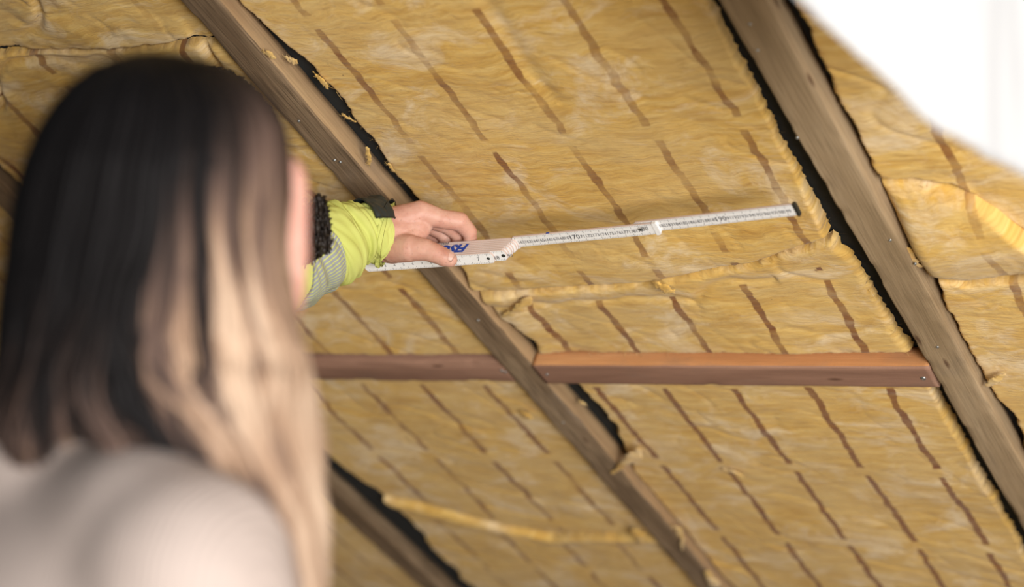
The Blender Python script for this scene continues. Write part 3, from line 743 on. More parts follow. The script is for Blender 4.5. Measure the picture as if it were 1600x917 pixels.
# --- the reaching left hand: near thumb, index over the top, three fingers behind
def C(a, ra, b, rb): return ('c', P(*a), ra, P(*b), rb)
HZ = 2.085
hand = [
    C((560, 366, HZ + .01), .026, (612, 367, HZ), .0265), C((560, 352, HZ + .015), .022, (612, 350, HZ + .008), .021), C((575, 382, HZ + .014), .017, (614, 387, HZ), .0185),
    # back of the hand: metacarpals fan out
    C((606, 350, HZ - .002), .0190, (656, 334, HZ - .004), .0150), C((606, 352, HZ + .014), .019, (654, 333, HZ + .020), .0145),
    C((606, 356, HZ + .026), .017, (650, 338, HZ + .042), .0130), C((606, 362, HZ + .034), .015, (645, 346, HZ + .060), .0115),
    C((612, 368, HZ - .004), .0230, (650, 356, HZ - .004), .0150), C((628, 352, HZ - .002), .019, (662, 346, HZ), .0135),
    # thumb
    C((616, 386, HZ - .008), .0185, (640, 388, HZ - .024), .0158), C((640, 388, HZ - .024), .0150, (664, 390, HZ - .030), .0128),
    C((664, 390, HZ - .030), .0122, (684, 397, HZ - .034), .0112), C((684, 397, HZ - .034), .0108, (694, 402, HZ - .035), .0106), C((694, 402, HZ - .035), .0106, (703, 406, HZ - .034), .0085),
    # web
    C((636, 378, HZ - .014), .013, (658, 352, HZ - .004), .0105), C((646, 382, HZ - .018), .0095, (664, 358, HZ - .004), .0075),
    # index
    C((656, 332, HZ - .004), .0140, (690, 342, HZ - .004), .0110), C((690, 342, HZ - .004), .0112, (718, 346, HZ - .002), .0112),
    C((718, 346, HZ - .002), .0108, (733, 362, HZ + .008), .0092), C((733, 362, HZ + .008), .0088, (735, 378, HZ + .018), .0078),
    # middle
    C((654, 334, HZ + .020), .0135, (700, 352, HZ + .022), .0105), C((700, 352, HZ + .022), .0105, (717, 366, HZ + .028), .0090), C((717, 366, HZ + .028), .0088, (716, 382, HZ + .034), .0078),
    # ring
    C((650, 340, HZ + .042), .0120, (690, 362, HZ + .042), .0098), C((690, 362, HZ + .042), .0096, (700, 376, HZ + .044), .0085), C((700, 376, HZ + .044), .0084, (692, 390, HZ + .042), .0075),
    # little
    C((645, 348, HZ + .060), .0105, (678, 370, HZ + .056), .0085), C((678, 370, HZ + .056), .0083, (684, 382, HZ + .054), .0075), C((684, 382, HZ + .054), .0075, (674, 390, HZ + .050), .0068)]
fine = blob_mesh(hand, .0011, 9, .5)
hv, hf = mesh_arrays(fine); cv, cf = mesh_arrays(coarse)
def nail(c, right, up, nrm, w, l):
    vs = []; fs = []; n = 9
    for i in range(n):
        for j in range(n):
            a = i / (n - 1) * 2 - 1; b = j / (n - 1) * 2 - 1
            k = math.sqrt(max(0, 1 - .35 * b ** 4)) if b > 0 else 1 - .22 * b * b
            p = c + right * (a * w * k) + up * (b * l * (1 - .12 * a * a)) - nrm * (a * a * w * .42 + max(0, -b) * .0008)
            vs.append(p)
    for i in range(n - 1):
        for j in range(n - 1): a = i * n + j; fs.append((a, a + 1, a + n + 1, a + n))
    N = len(vs); vs += [p - nrm * .0012 for p in vs]
    fs += [tuple(N + q for q in f[::-1]) for f in fs]
    rim = [j for j in range(n)] + [i * n + n - 1 for i in range(1, n)] + [(n - 1) * n + j for j in range(n - 2, -1, -1)] + [i * n for i in range(n - 2, 0, -1)]
    for i in range(len(rim)): a, b = rim[i], rim[(i + 1) % len(rim)]; fs.append((a, b, N + b, N + a))
    return np.array([tuple(v) for v in vs]), fs
ax = (P(706, 407, HZ - .034) - P(686, 398, HZ - .034)).normalized()
nn = (-CZ * .86 - CY * .50).normalized(); nn = (nn - ax * nn.dot(ax)).normalized(); rr_ = ax.cross(nn).normalized()
nc = P(699.5, 403.5, HZ - .0345) + nn * .0097 
nv, nf_ = nail(nc, rr_, ax, nn, .0062, .0066)
body = bodyobj('body', [(cv, cf, 0), (hv, hf, 0), (nv, nf_, 1)], (M['skin_m'], M['nail_plate']), worker, floorW)

# jacket, trousers, boots
jk = blob_mesh([('e', W_(0, -.02, 1.29), (.20, .135, .25), RWt), ('e', W_(0, 0, 1.02), (.185, .145, .20), RWt), ('c', W_(-.13, -.02, 1.44), .078, W_(.13, -.02, 1.44), .078),
                ('c', W_(0, -.02, 1.46), .085, W_(0, -.015, 1.50) + (Vector((wr.x, wr.y, 1.50)) - W_(0, -.015, 1.50)) * .35, .074),
                ('c', shR, .075, W_(.235, -.02, 1.16), .062), ('c', W_(.235, -.02, 1.16), .060, W_(.225, .09, .95), .048), ('c', shL, .078, elL + (shL - elL) * .25, .060)], .007, 5)
v, f = mesh_arrays(jk); v = rough(v, .006, 18, 3)
bodyobj('jacket', [(v, f, 0)], M['hivis'], worker, floorW)
tr = blob_mesh([('e', W_(0, -.01, .92), (.178, .135, .13), RWt), ('c', W_(-.09, 0, .88), .098, W_(-.10, .02, .50), .075), ('c', W_(-.10, .02, .50), .074, W_(-.10, -.01, .10), .062),
                ('c', W_(.09, 0, .88), .098, W_(.10, .02, .50), .075), ('c', W_(.10, .02, .50), .074, W_(.10, -.01, .10), .062)], .009, 4)
v, f = mesh_arrays(tr); bodyobj('trousers', [(v, f, 0)], M['navy'], worker, floorW)
for s in (-.10, .10):
    bt = blob_mesh([('c', W_(s, -.04, .052), .050, W_(s, .14, .045), .043), ('c', W_(s, -.03, .06), .052, W_(s, -.02, .16), .056)], .008, 3)
    v, f = mesh_arrays(bt); v[:, 2] = np.maximum(v[:, 2], 0.001); bodyobj('boot', [(v, f, 0)], M['boot'], worker, floorW)

def loft(name, cs, mat, parent, origin, n=120, K=72, fold=0, seed=0, cap=True, t0=0.0, t1=1.0, thick=0, off=0.0, ang=(0, 2 * math.pi)):
    """tube along centre points cs = [(P, ry, rz)]: ry along image vertical, rz along the view"""
    arr = np.array([[*c[0], c[1], c[2]] for c in cs]); T = np.linspace(0, len(cs) - 1, n)
    Tt = t0 * (len(cs) - 1) + (t1 - t0) * T
    def at(t):
        k = np.clip(t, 0, len(cs) - 1); i = int(min(len(cs) - 2, math.floor(k))); q = k - i
        p = [arr[max(0, i - 1)], arr[i], arr[i + 1], arr[min(len(cs) - 1, i + 2)]]
        return .5 * ((2 * p[1]) + (p[2] - p[0]) * q + (2 * p[0] - 5 * p[1] + 4 * p[2] - p[3]) * q * q + (3 * p[1] - p[0] - 3 * p[2] + p[3]) * q ** 3)
    closed = abs(ang[1] - ang[0] - 2 * math.pi) < 1e-6
    KK = K if closed else K + 1
    def ringset(extra):
        vs = []
        for t in Tt:
            p = at(t); tg = Vector(at(t + .05)[:3] - at(t - .05)[:3]).normalized()
            b = tg.cross(CZ).normalized() * -1                         # image-up-ish
            b = (-CY - tg * (-CY).dot(tg)).normalized(); c = tg.cross(b).normalized()
            for j in range(KK):
                a = ang[0] + (ang[1] - ang[0]) * j / K
                fo = 0
                if fold:
                    fo = fold * (float(fbm(t * 2.4 + math.cos(a) * 1.1, math.sin(a) * 1.3 + t * .5, seed, 3)) + .9 * abs(float(vnoise(t * 3.4 + math.cos(a + .6) * 1.7, math.sin(a) * 1.2, seed + 9))) - .2)
                vs.append(Vector(p[:3]) + b * (math.cos(a) * (p[3] + fo + extra)) + c * (math.sin(a) * (p[4] + fo + extra)))
        return vs
    vs = ringset(off); fs = []
    for i in range(n - 1):
        for j in range(K):
            j2 = (j + 1) % KK; fs.append((i * KK + j, i * KK + j2, (i + 1) * KK + j2, (i + 1) * KK + j))
    if thick:
        N = len(vs); vs += ringset(off - thick)
        fs += [tuple(N + q for q in f_[::-1]) for f_ in list(fs)]
        for i in (0, n - 1):
            for j in range(K):
                j2 = (j + 1) % KK; a, b = i * KK + j, i * KK + j2; fs.append((a, b, N + b, N + a) if i == 0 else (b, a, N + a, N + b))
        if not closed:
            for j in (0, K):
                for i in range(n - 1): a, b = i * KK + j, (i + 1) * KK + j; fs.append((a, b, N + b, N + a) if j else (b, a, N + a, N + b))
    o = meshobj(name, vs, fs, mat, parent, origin)
    uvl = o.data.uv_layers.new(name='leaf'); li = np.zeros(len(o.data.loops), int); o.data.loops.foreach_get('vertex_index', li)
    idx = li % (n * KK); uvl.data.foreach_set('uv', np.stack([(idx // KK) / (n - 1), (idx % KK) / K], 1).astype(np.float32).ravel())
    return o
px = .000728
sl = [(P(330, 432, 1.90), .064, .066), (P(400, 424, 1.94), .056, .056), (P(455, 410, 1.98), .049, .049), (P(490, 399, 2.02), .0425, .043), (P(512, 385, 2.035), .047, .044), (P(530, 374, 2.05), .0450, .041), (P(552, 366, 2.06), .0375, .037),
      (P(572, 363, 2.07), .0335, .034), (P(590, 364, 2.082), .0350, .038), (P(606, 367, 2.082), .0355, .041)]
slv = loft('sleeve', sl, M['hivis'], worker, floorW, 170, 96, .0062, 4, thick=.0022)
loft('cuff_seam', sl, M['hivis'], slv, floorW, 10, 96, .0062, 4, t0=.988, t1=1.0, thick=.0035, off=.0012)
loft('velcro_strap', sl, M['strap'], slv, floorW, 30, 40, .0045, 4, t0=.735, t1=.965, thick=.0015, off=.0060, ang=(-.9, 1.15))
loft('reflective_band', sl, M['reflex'], slv, floorW, 40, 120, .0062, 4, t0=.17, t1=.345, thick=.0008, off=.0010)

# hair and beard of the worker: short curls
def curls(name, seeds_, mat, parent, origin, r=.0018, loops=1.6, rad=.008):
    vs = []; fs = []; rs = np.random.RandomState(3)
    for (p, nrm) in seeds_:
        nrm = nrm.normalized(); a = nrm.orthogonal().normalized(); b = nrm.cross(a); ph = rs.uniform(0, 6.28); K = 9; b0 = len(vs); rd = rad * rs.uniform(.6, 1.2)
        for k in range(K):
            t = k / (K - 1); an = ph + t * loops * 6.28
            c = p + nrm * (t * rd * 1.7) + (a * math.cos(an) + b * math.sin(an)) * rd * .7
            for j in range(4): c2 = c + (a * math.cos(j * 1.571) + nrm * math.sin(j * 1.571)) * r * (1 - .5 * t); vs.append(c2)
        for k in range(K - 1):
            for j in range(4): j2 = (j + 1) % 4; fs.append((b0 + k * 4 + j, b0 + k * 4 + j2, b0 + (k + 1) * 4 + j2, b0 + (k + 1) * 4 + j))
    if name == 'hair':                               # dense undercoat
        b0 = len(vs); A, B = 40, 26; ok = {}
        for i in range(B + 1):
            for j in range(A):
                d = Vector((math.sin(math.pi * i / B) * math.cos(2 * math.pi * j / A), math.sin(math.pi * i / B) * math.sin(2 * math.pi * j / A), math.cos(math.pi * i / B)))
                ok[(i, j)] = not ((d.y > .45 and d.z < .55) or (d.z < -.25 and d.y > -.3)) and d.z > -.8
                vs.append(wr + RWk @ Vector((d.x * .0765, d.y * .0955 - .012, d.z * .0855 + .029)))
        for i in range(B):
            for j in range(A):
                q = [(i, j), (i, (j + 1) % A), (i + 1, (j + 1) % A), (i + 1, j)]
                if all(ok[k] for k in q): fs.append(tuple(b0 + k[0] * A + k[1] for k in q))
    return meshobj(name, vs, fs, mat, parent, origin)
sd = []; rs = np.random.RandomState(11)
for _ in range(2600):
    d = rs.normal(0, 1, 3); d /= np.linalg.norm(d)
    if d[1] > .45 and d[2] < .55: continue
    if d[2] < -.25 and d[1] > -.3: continue
    p = wr + RWk @ Vector((d[0] * .071, d[1] * .092 - .012, d[2] * .084 + .028)); sd.append((p, RWk @ Vector(d)))
curls('hair', sd, M['curly'], worker, floorW, rad=.005)
sd = []
for _ in range(1100):
    a = rs.uniform(-1.6, 1.6); z = rs.uniform(-.062, -.014) - .045 * math.cos(a)
    d = Vector((math.sin(a), math.cos(a), 0)); k = 1
    k = rs.uniform(.68, 1.0) if _ % 2 else 1
    p = wr + RWk @ Vector((d.x * .106 * k, .010 + d.y * .078 * k, z)); sd.append((p, RWk @ Vector((d.x, d.y, -.35))))
curls('beard', sd, M['curly'], worker, floorW, rad=.007)

# ------------------------------------------------------------------ folding rule
AL = math.radians(41)
pj0, pj1 = P(570, 409.5, 2.118), P(800, 393.0, 2.052)
ra = (pj1 - pj0).normalized()
sdir = (-CY * math.sin(AL) + CZ * math.cos(AL)); sdir = (sdir - ra * sdir.dot(ra)).normalized()
bdir = ra.cross(sdir).normalized()
if bdir.dot(CY) < 0: bdir = -bdir
LT, LW = .0031, .0158
rule = empty('folding_rule', pj0); tag(rule, 'white folding rule, partly unfolded, held in the hand and pointing to the right rafter', 'folding rule')
def leaf(name, p0, p1, layer, mat, l0=0.0, mirror=False, sd_=None, bd_=None, cmoff=0.0):
    """one wooden leaf with round ends; p0 -> p1 follows its upper front arris of layer 0"""
    a = (p1 - p0).normalized(); L = (p1 - p0).length
    s_ = (sdir - a * sdir.dot(a)).normalized(); b_ = a.cross(s_).normalized()
    if b_.dot(bdir) < 0: b_ = -b_
    out = []; n = 10
    for i in range(n + 1):
        an = -math.pi / 2 + math.pi * i / n; out.append((L - LW * .28 + LW * .28 * math.cos(an), LW / 2 + LW / 2 * math.sin(an)))
    for i in range(n + 1):
        an = math.pi / 2 + math.pi * i / n; out.append((LW * .28 + LW * .28 * math.cos(an), LW / 2 + LW / 2 * math.sin(an)))
    N = len(out); vs = []; t0 = layer * LT; g = .00022
    for dd, ins in ((t0 + g, .0004), (t0 + g + .0004, 0), (t0 + LT - g - .0004, 0), (t0 + LT - g, .0004)):
        for (x, y) in out:
            cx, cy = L / 2, LW / 2; x2 = x - ins * np.sign(x - cx); y2 = y - ins * (y - cy) / (LW / 2)
            vs.append(p0 + a * x2 + b_ * y2 + s_ * dd)
    fs = [tuple(range(N))]; mi = [0]
    for k in range(3):
        for i in range(N): fs.append((k * N + i, (k + 1) * N + i, (k + 1) * N + (i + 1) % N, k * N + (i + 1) % N)); mi.append(1)
    fs.append(tuple(3 * N + i for i in range(N - 1, -1, -1))); mi.append(0)
    o = meshobj(name, vs, fs, (mat, M['rule_edge']), rule, p0, smooth=False); o.data.polygons.foreach_set('material_index', mi)
    bm_ = bmesh.new(); bm_.from_mesh(o.data); bmesh.ops.recalc_face_normals(bm_, faces=bm_.faces); bm_.to_mesh(o.data); bm_.free()
    uvl = o.data.uv_layers.new(name='leaf'); li = np.zeros(len(o.data.loops), int); o.data.loops.foreach_get('vertex_index', li)
    fu = np.array([((out[k % N][0]) + cmoff, out[k % N][1] / LW + (k // N) * .3 * (0 if k // N < 1 else 1)) for k in range(len(vs))])
    fu[:N, 1] = [q[1] / LW for q in out]
    uvl.data.foreach_set('uv', fu[li].astype(np.float32).ravel())
    return o, a, b_, s_
def disc(name, c, nrm, r, h, mat, parent, n=20):
    a = nrm.orthogonal().normalized(); b = nrm.cross(a); vs = []; fs = []
    for k, (rr, hh) in enumerate([(r, 0), (r, h * .6), (r * .75, h), (r * .3, h), (r * .2, h * .6)]):
        for i in range(n): an = 2 * math.pi * i / n; vs.append(c + (a * math.cos(an) + b * math.sin(an)) * rr + nrm * hh)
    for k in range(4):
        for i in range(n): fs.append((k * n + i, k * n + (i + 1) % n, (k + 1) * n + (i + 1) % n, (k + 1) * n + i))
    fs.append(tuple(range(4 * n, 5 * n))); fs.append(tuple(range(n))[::-1])
    return meshobj(name, vs, fs, mat, parent, c)
def write(name, items, mat, parent, origin, z=.00012):
    """items: (text, centre, xdir, ydir, size)"""
    V = []; Fc = []
    for (txt, c, xd, yd, size) in items:
        cu = bpy.data.curves.new('t', 'FONT'); cu.body = txt; cu.size = size; cu.align_x = 'CENTER'; cu.align_y = 'CENTER'; cu.resolution_u = 2
        if len(items[0]) > 0 and name == 'brand_print': cu.shear = .35; cu.offset = size * .045
        to = bpy.data.objects.new('t', cu); COL.objects.link(to)
        dg = bpy.context.evaluated_depsgraph_get(); dg.update(); me = bpy.data.meshes.new_from_object(to.evaluated_get(dg))
        bpy.data.objects.remove(to); bpy.data.curves.remove(cu)
        b0 = len(V); nd = xd.cross(yd).normalized()
        for q in me.vertices: V.append(c + xd * q.co.x + yd * q.co.y + nd * z)
        Fc += [tuple(b0 + i for i in p.vertices) for p in me.polygons]; bpy.data.meshes.remove(me)
    return meshobj(name, V, Fc, mat, parent, origin, smooth=False)
def numbers(items, mat, parent, z):
    for it in items: write('scale_number', [it], mat, parent, it[1], z)
packL = (pj1 - pj0).length
for k in range(8):
    jit = [0, .0085, .0078, .0085, .0078, .0085, .0080, .0090][k]
    q0 = pj0 + ra * (-.004 + .001 * (k % 2)); q1 = pj1 + ra * (jit - .020 + (.002 * k if k else -.004))
    leaf('leaf', q0, q1, k, M['rule'], cmoff=.003 * k)
nf3 = -sdir
# second leaf's hinge plate, rivets
def onleaf(d, w, lay=0): return pj0 + ra * d + bdir * w + sdir * (lay * LT)
dH = packL - .031
disc('hinge_rivet', onleaf(dH, LW * .5), nf3, .0019, .0005, M['dsteel'], rule)
disc('hinge_rivet', onleaf(packL - .0135, LW * .5, 1), nf3, .0023, .0005, M['dsteel'], rule)
up = -bdir
numbers([('18', onleaf(dH + .010, LW * .5), ra, up, .0075), ('7', onleaf(dH - .012, LW * .5), ra, up, .007), ('90', onleaf(packL - .0055, LW * .55, 1), ra, up, .0065)] +
      [(str(n_), onleaf(.012 + .0115 * i, LW * .5), ra, up, .005) for i, n_ in enumerate(range(2, 12))], M['ink'], rule, .00012)
# print on the stacked edges, read from the other side
def onedge(d, s_): return pj0 + ra * d + sdir * s_ - bdir * .0001
dF = packL * (712 - 570) / 230.
write('brand_print', [('FISCO', onedge(dF - .0100, .0125), -ra, -sdir, .0175)], M['blue'], rule, pj0, .0003)
write('small_print', [('MASTER', onedge(dF - .022, .0222), -ra, -sdir, .0050)], M['ink'], rule, pj0, .0003)
# the two open leaves
o7 = sdir * (7 * LT)
a0 = P(796, 371.5, 2.068); a1 = P(1024, 349.0, 1.967)
lf1, a_, b1_, s1_ = leaf('leaf', a0, a1, 0, M['rule'], cmoff=.0)
c0 = P(985, 352.0, 1.984) + s1_ * LT; c1 = P(1240, 322.5, 1.868) + s1_ * LT
lf2, a2_, b2_, s2_ = leaf('leaf', c0, c1, 0, M['rule'], cmoff=.0)
disc('hinge_rivet', P(1001, 359, 1.976) + b1_ * 0 - s1_ * .0, -s1_, .0018, .0005, M['dsteel'], rule)
L1 = (a1 - a0).length; L2 = (c1 - c0).length
nums = []
def xpos(x, p0, p1, x0, x1, z0, z1):          # point on the leaf whose image column is x
    t = (x - x0) / (x1 - x0); t = t * z0 / (z1 + t * (z0 - z1)); return p0 + (p1 - p0) * t
for n_ in range(162, 200):
    x = np.interp(n_, [162, 170, 180, 190, 200], [810, 893, 1006, 1120, 1236])
    if n_ == 180 or n_ == 181: continue
    big = n_ % 10 == 0
    if x < 1015: c = xpos(x, a0, a1, 796, 1024, 2.068, 1.967) + b1_ * LW * .52; xd, yd = a_, -b1_
    else: c = xpos(x, c0, c1, 985, 1240, 1.984, 1.868) + b2_ * LW * .52; xd, yd = a2_, -b2_
    nums.append((str(n_), c, xd, yd, .0095 if big else .0062))
nums.append(('80', P(1008, 357.5, 1.974), a_, -b1_, .0085))
numbers(nums, M['ink'], rule, .0003)
# steel end caps
def cap(p, a, b_, s_, ln, mat, name='end_cap'):
    vs = []; fs = []
    out = [(-.0006, -.0006), (LW + .0006, -.0006), (LW + .0006, LT + .0006), (-.0006, LT + .0006)]
    n = 8
    for k in range(n):
        t = k / (n - 1)
        for (y, z) in out: w = 1 - .30 * (abs(2 * t - 1) ** 8 if t > .5 else 0); vs.append(p + a * (ln * (t - 1)) + b_ * (LW / 2 + (y - LW / 2) * w) + s_ * z)
    for k in range(n - 1):
        for j in range(4): fs.append((k * 4 + j, k * 4 + (j + 1) % 4, (k + 1) * 4 + (j + 1) % 4, (k + 1) * 4 + j))
    fs.append((3, 2, 1, 0)); fs.append(tuple(4 * (n - 1) + j for j in range(4)))
    return meshobj(name, vs, fs, mat, rule, p, smooth=False)
cap(c1 + a2_ * .0008, a2_, b2_, s2_, .0035, M['dsteel'])
# pale worn hinge plates at the joint
cap(a1 + a_ * .0006, a_, b1_, s1_, .0055, M['rule'], 'hinge_plate')
# blue dot on upper edge
q = xpos(855, a0, a1, 796, 1024, 2.068, 1.967) - b1_ * .0002
w4 = [q + a_ * x_ + s1_ * y_ for x_, y_ in ((-.002, .0004), (.002, .0004), (.002, .0027), (-.002, .0027))]
meshobj('blue_mark', w4 + [p - b1_ * .0002 for p in w4], [(0, 1, 2, 3), (7, 6, 5, 4), (0, 4, 5, 1), (1, 5, 6, 2), (2, 6, 7, 3), (3, 7, 4, 0)], M['blue'], rule, q, smooth=False)

# ------------------------------------------------------------------ woman
ZW = 1.15
hc = P(292, 345, 1.20)
floorX = Vector((hc.x - .04, hc.y, 0))
woman = empty('person', floorX); tag(woman, 'long-haired woman in cream sweater seen from behind, blurred in the foreground', 'person')
hf_dir = (CZ * math.cos(math.radians(36)) + CX * math.sin(math.radians(36))); hf_dir.z = .10
RH = frame(hf_dir)
bf = (CZ * .62 + CX * .78); bf = Vector((bf.x, bf.y, 0)).normalized(); bs = Vector((bf.y, -bf.x, 0))       # body forward, her right
NB = P(118, 612, 1.20)
def X_(r, f, dz): return Vector((NB.x, NB.y, NB.z)) + bs * r + bf * f + Vector((0, 0, dz))
RB = frame(bf); Z0 = NB.z
wp = head_parts(hc, RH, .88) + [
    ('c', P(436, 280, 1.19), .0185, P(437, 350, 1.19), .0195), ('c', P(437, 350, 1.19), .0195, P(430, 470, 1.19), .0195), ('c', P(430, 470, 1.19), .0195, P(418, 510, 1.19), .017),
    ('c', hc + Vector((0, 0, -.10)), .045, X_(0, 0, -.06), .055),
    ('e', X_(0, -.0, -.20), (.145, .085, .17), RB), ('e', X_(0, .01, -.42), (.12, .09, .16), RB), ('e', X_(0, 0, -.58), (.16, .11, .14), RB),
    ('c', X_(-.12, 0, -.085), .045, X_(.12, 0, -.085), .045),
    ('c', X_(-.155, 0, -.10), .042, X_(-.20, 0, -.38), .035), ('c', X_(-.20, 0, -.38), .034, X_(-.18, .12, -.58), .024), ('e', X_(-.175, .16, -.64), (.02, .03, .05), RB),
    ('c', X_(.155, 0, -.10), .042, X_(.20, 0, -.38), .035), ('c', X_(.20, 0, -.38), .034, X_(.18, .12, -.58), .024), ('e', X_(.175, .16, -.64), (.02, .03, .05), RB)]
for s in (-1, 1):
    wp += [('c', X_(.08 * s, 0, -.62), .082, X_(.085 * s, .01, 0.46 - Z0), .052), ('c', X_(.085 * s, .01, .46 - Z0), .050, X_(.085 * s, -.01, .09 - Z0), .034),
           ('c', X_(.085 * s, -.03, .04 - Z0), .028, X_(.085 * s, .12, .03 - Z0), .024)]
me = blob_mesh(wp, .0055, 4); v, f = mesh_arrays(me)
bodyobj('body', [(v, f, 0)], (M['skin_w'],), woman, floorX)
sw = blob_mesh([('e', X_(0, -.0, -.21), (.168, .112, .18), RB), ('e', X_(.10, -.02, -.26), (.105, .105, .16), RB), ('e', X_(.0, -.02, -.30), (.18, .105, .16), RB), ('e', X_(0, .01, -.42), (.155, .12, .17), RB), ('e', X_(0, 0, -.54), (.172, .128, .10), RB),
                ('c', X_(-.11, 0, -.090), .066, X_(.11, 0, -.090), .066), ('e', X_(0, -.01, -.15), (.185, .100, .105), RB), ('c', X_(0, 0, -.06), .075, X_(0, 0, -.015), .060),
                ('c', X_(-.150, 0, -.105), .066, X_(-.205, 0, -.38), .055), ('c', X_(-.205, 0, -.38), .054, X_(-.185, .11, -.56), .042),
                ('c', X_(.150, 0, -.105), .066, X_(.205, 0, -.38), .055), ('c', X_(.205, 0, -.38), .054, X_(.185, .11, -.56), .042)], .006, 30, .6)
v, f = mesh_arrays(sw); v = rough(v, .006, 14, 8)
bodyobj('sweater', [(v, f, 0)], M['knit'], woman, floorX)
tq = [('e', X_(0, 0, -.60), (.168, .12, .13), RB)]
for s in (-1, 1): tq += [('c', X_(.08 * s, 0, -.64), .090, X_(.085 * s, .01, .46 - Z0), .062), ('c', X_(.085 * s, .01, .46 - Z0), .060, X_(.085 * s, -.01, .10 - Z0), .046)]
v, f = mesh_arrays(blob_mesh(tq, .008, 4)); bodyobj('jeans', [(v, f, 0)], M['denim'], woman, floorX)
for s in (-1, 1):
    v, f = mesh_arrays(blob_mesh([('c', X_(.085 * s, -.035, .042 - Z0), .040, X_(.085 * s, .13, .036 - Z0), .034)], .006, 3)); v[:, 2] = np.maximum(v[:, 2], .001)
    bodyobj('shoe', [(v, f, 0)], M['boot'], woman, floorX)

# hair: locks laid over the head, dark at the crown and blonde at the tips
HY = [78, 85, 100, 130, 160, 200, 250, 300, 400, 450, 520, 600, 700, 800, 917, 1010]
HL = [232, 190, 150, 110, 84, 60, 38, 24, 8, 0, -8, -14, -16, -16, -16, -16]
HR = [246, 300, 350, 402, 430, 448, 454, 456, 454, 456, 468, 492, 512, 516, 512, 500]
def hx(y, a):
    xl = np.interp(y, HY, HL); xr = np.interp(y, HY, HR)
    if a > -.18:
        xa = np.interp(y, [0, 560, 620, 690, 790, 917, 1010], [np.nan, np.nan, 0, 0, 0, 0, 0]) if False else None
        w = (a + .18) / 1.18
        base = xl + (xr - xl) * (a + 1) / 2
        if y > 600:
            x2 = np.interp(y, [600, 690, 790, 917, 1010], [np.interp(600, HY, HL) + (np.interp(600, HY, HR) - np.interp(600, HY, HL)) * .41, 232, 318, 432, 455])
            return x2 + (xr - x2) * w
        return base
    return xl + (xr - xl) * (a + 1) / 2
def hz(y, a, k=1.0):
    T = np.interp(y, [78, 100, 160, 250, 400, 520, 640, 800, 1000], [.03, .058, .088, .102, .098, .085, .070, .050, .040])
    zc = np.interp(y, [78, 400, 640, 800, 1000], [1.175, 1.175, 1.16, 1.155, 1.155])
    if a > .1 and y > 560: zc = zc + .02 * (a)
    return zc - T * k * math.sqrt(max(0, 1 - a * a))
rs = np.random.RandomState(5)
hvv = []; hff = []; tone = []
def strand(a0_, y0, y1, rad, lift, tn, wave, K=26):
    b0 = len(hvv)
    ph = rs.uniform(0, 6.28); fr = rs.uniform(1.2, 2.4)
    for k in range(K):
        t = k / (K - 1); y = y0 + (y1 - y0) * t
        a = a0_ + wave * math.sin(ph + fr * 6.28 * t) * min(1, max(0, (y - 350) / 350)) 
        rampw = min(1, max(0, (y - 300) / 300))
        a = a + rampw * (.075 * math.sin(y / 62. + 9 * float(vnoise(a0_ * 3.2, 4.0, 21))) + .03 * math.sin(y / 31. + 12 * float(vnoise(a0_ * 6, 8.0, 23))))
        a = a + .34 * (1 - a * a) * math.tanh((a - .12) * 3) * min(1, max(0, (y - 330) / 330)) * (1 if a < .12 else .5)
        a = max(-1, min(1, a))
        x = hx(y, a); z = hz(y, a) - lift
        c = P(x, y, z); r = rad * (1 - .55 * max(0, t - .6) / .4) * min(1, .35 + t * 4)
        nrm = (c - P(hx(y, 0), y, 1.2)); nrm.z = 0; nrm = nrm.normalized() if nrm.length > 1e-4 else -CZ
        tg = CY; sd2 = tg.cross(nrm).normalized()
        for j in range(5):
            an = j * 2 * math.pi / 5; hvv.append(c + sd2 * math.cos(an) * r + nrm * math.sin(an) * r * .6)
            tone.append(tn(y, a, t))
    for k in range(K - 1):
        for j in range(5): j2 = (j + 1) % 5; hff.append((b0 + k * 5 + j, b0 + k * 5 + j2, b0 + (k + 1) * 5 + j2, b0 + (k + 1) * 5 + j))
    hff.append(tuple(b0 + j for j in range(5))[::-1]); hff.append(tuple(b0 + (K - 1) * 5 + j for j in range(5)))
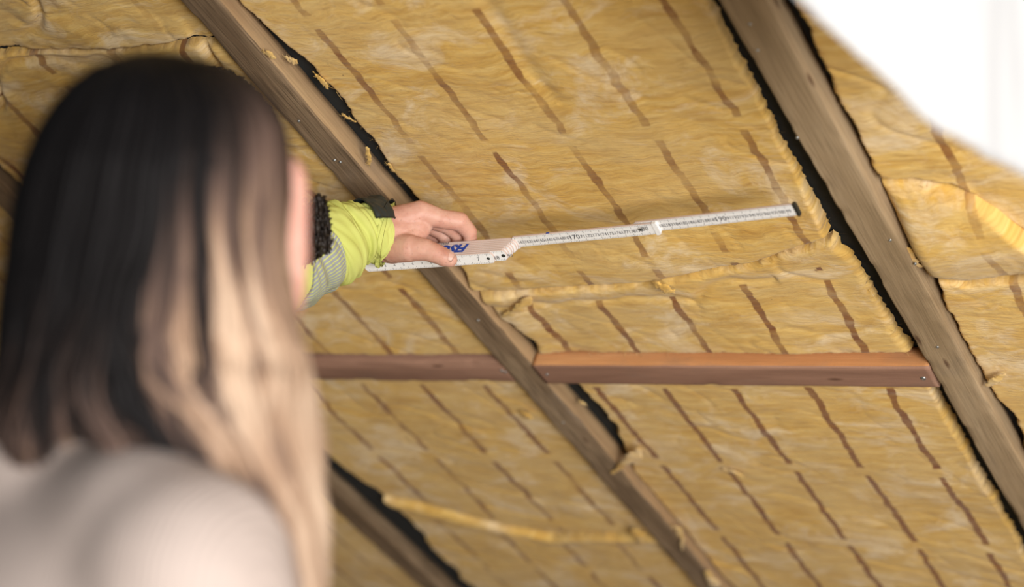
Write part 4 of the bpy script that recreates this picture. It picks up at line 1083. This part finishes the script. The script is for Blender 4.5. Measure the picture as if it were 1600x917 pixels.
def mktone(a, bias):
    a0_n = a
    # blonde begins higher towards the face side
    ys = np.interp(a, [-1, -.5, -.1, .2, .45, .65, .85, 1], [860, 800, 720, 620, 450, 300, 235, 330])
    lk_ = .62 * float(vnoise(a * 9, 2.0, 4)) + .62 * float(vnoise(a * 24, 5.0, 6)) + bias
    def f_(y, aa, t):
        ys = np.interp(aa, [-1, -.5, -.2, .1, .3, .5, .65, .85, 1], [760, 700, 680, 640, 520, 370, 280, 225, 300])
        w = .00 + (y - ys) / 420. + .55 + lk_ * 0.9 * min(1, max(.15, (y - 120) / 260.))
        w = min(w * .78, .90)
        w -= .55 * max(0, float(vnoise(a0_n * 17, y / 420., 31))) * min(1, max(0, (y - 200) / 200))
        w += .42 * max(0, float(vnoise(a0_n * 14, 3.3, 37))) * min(1, max(0, (y - 130) / 120)) * (w < .45)
        if y > 640 and aa > -.2: w -= min(1, (y - 640) / 120) * (.34 + .6 * float(vnoise(aa * 7, y / 160., 12)) - .25 * max(0, aa))
        return max(.02, min(1, w))
    return f_
for i in range(2600):
    a = math.sin(rs.uniform(-1, 1) * math.pi / 2) * .995 if i % 3 else rs.uniform(-.995, .995)
    # lock grouping
    a = a + .012 * math.sin(a * 60)
    a = max(-.995, min(.995, a))
    y0 = 78 + 26 * abs(a) ** 2 + rs.uniform(0, 10) if i % 4 else rs.uniform(90, 330)
    if a < -.18: y1 = rs.uniform(640, 715) + 20 * math.sin(a * 9)
    else: y1 = rs.uniform(900, 1010) if rs.rand() < .85 else rs.uniform(740, 900)
    y0 = max(y0, 80 + 0 * a)
    strand(a, y0, y1, rs.uniform(.0011, .0026), rs.uniform(-.006, .006) + .004 * float(vnoise(a * 22, 1, 9)), mktone(a, rs.normal(0, .13)), rs.uniform(0, .05))
# closed under-volume so that the hair has body
def shell():
    n = 60; K = 40; b0 = len(hvv); ys = np.linspace(82, 690, n)
    for y in ys:
        for j in range(K):
            an = 2 * math.pi * j / K; a = math.cos(an) * .96; s_ = math.sin(an)
            x = np.interp(y, HY, HL) + (np.interp(y, HY, HR) - np.interp(y, HY, HL)) * (a + 1) / 2
            if s_ >= 0: z = hz(y, a) + .008
            else: z = np.interp(y, [78, 640], [1.175, 1.16]) + .030 * -s_ * np.interp(y, [78, 160, 250], [.3, 1, 1])
            if y > 560 and a > -.18: pass
            hvv.append(P(x, y, z)); tone.append(max(.02, mktone(a, -.25)(y, a, 0)))
    for i in range(n - 1):
        for j in range(K): j2 = (j + 1) % K; hff.append((b0 + i * K + j, b0 + i * K + j2, b0 + (i + 1) * K + j2, b0 + (i + 1) * K + j))
    hff.append(tuple(b0 + j for j in range(K))[::-1]); hff.append(tuple(b0 + (n - 1) * K + j for j in range(K)))
shell()
ho = meshobj('hair', hvv, hff, M['hair'], woman, floorX)
at = ho.data.attributes.new('tone', 'FLOAT', 'POINT'); at.data.foreach_set('value', np.array(tone, np.float32))
ho['label'] = 'long hair, dark brown at the crown and blonde at the tips'
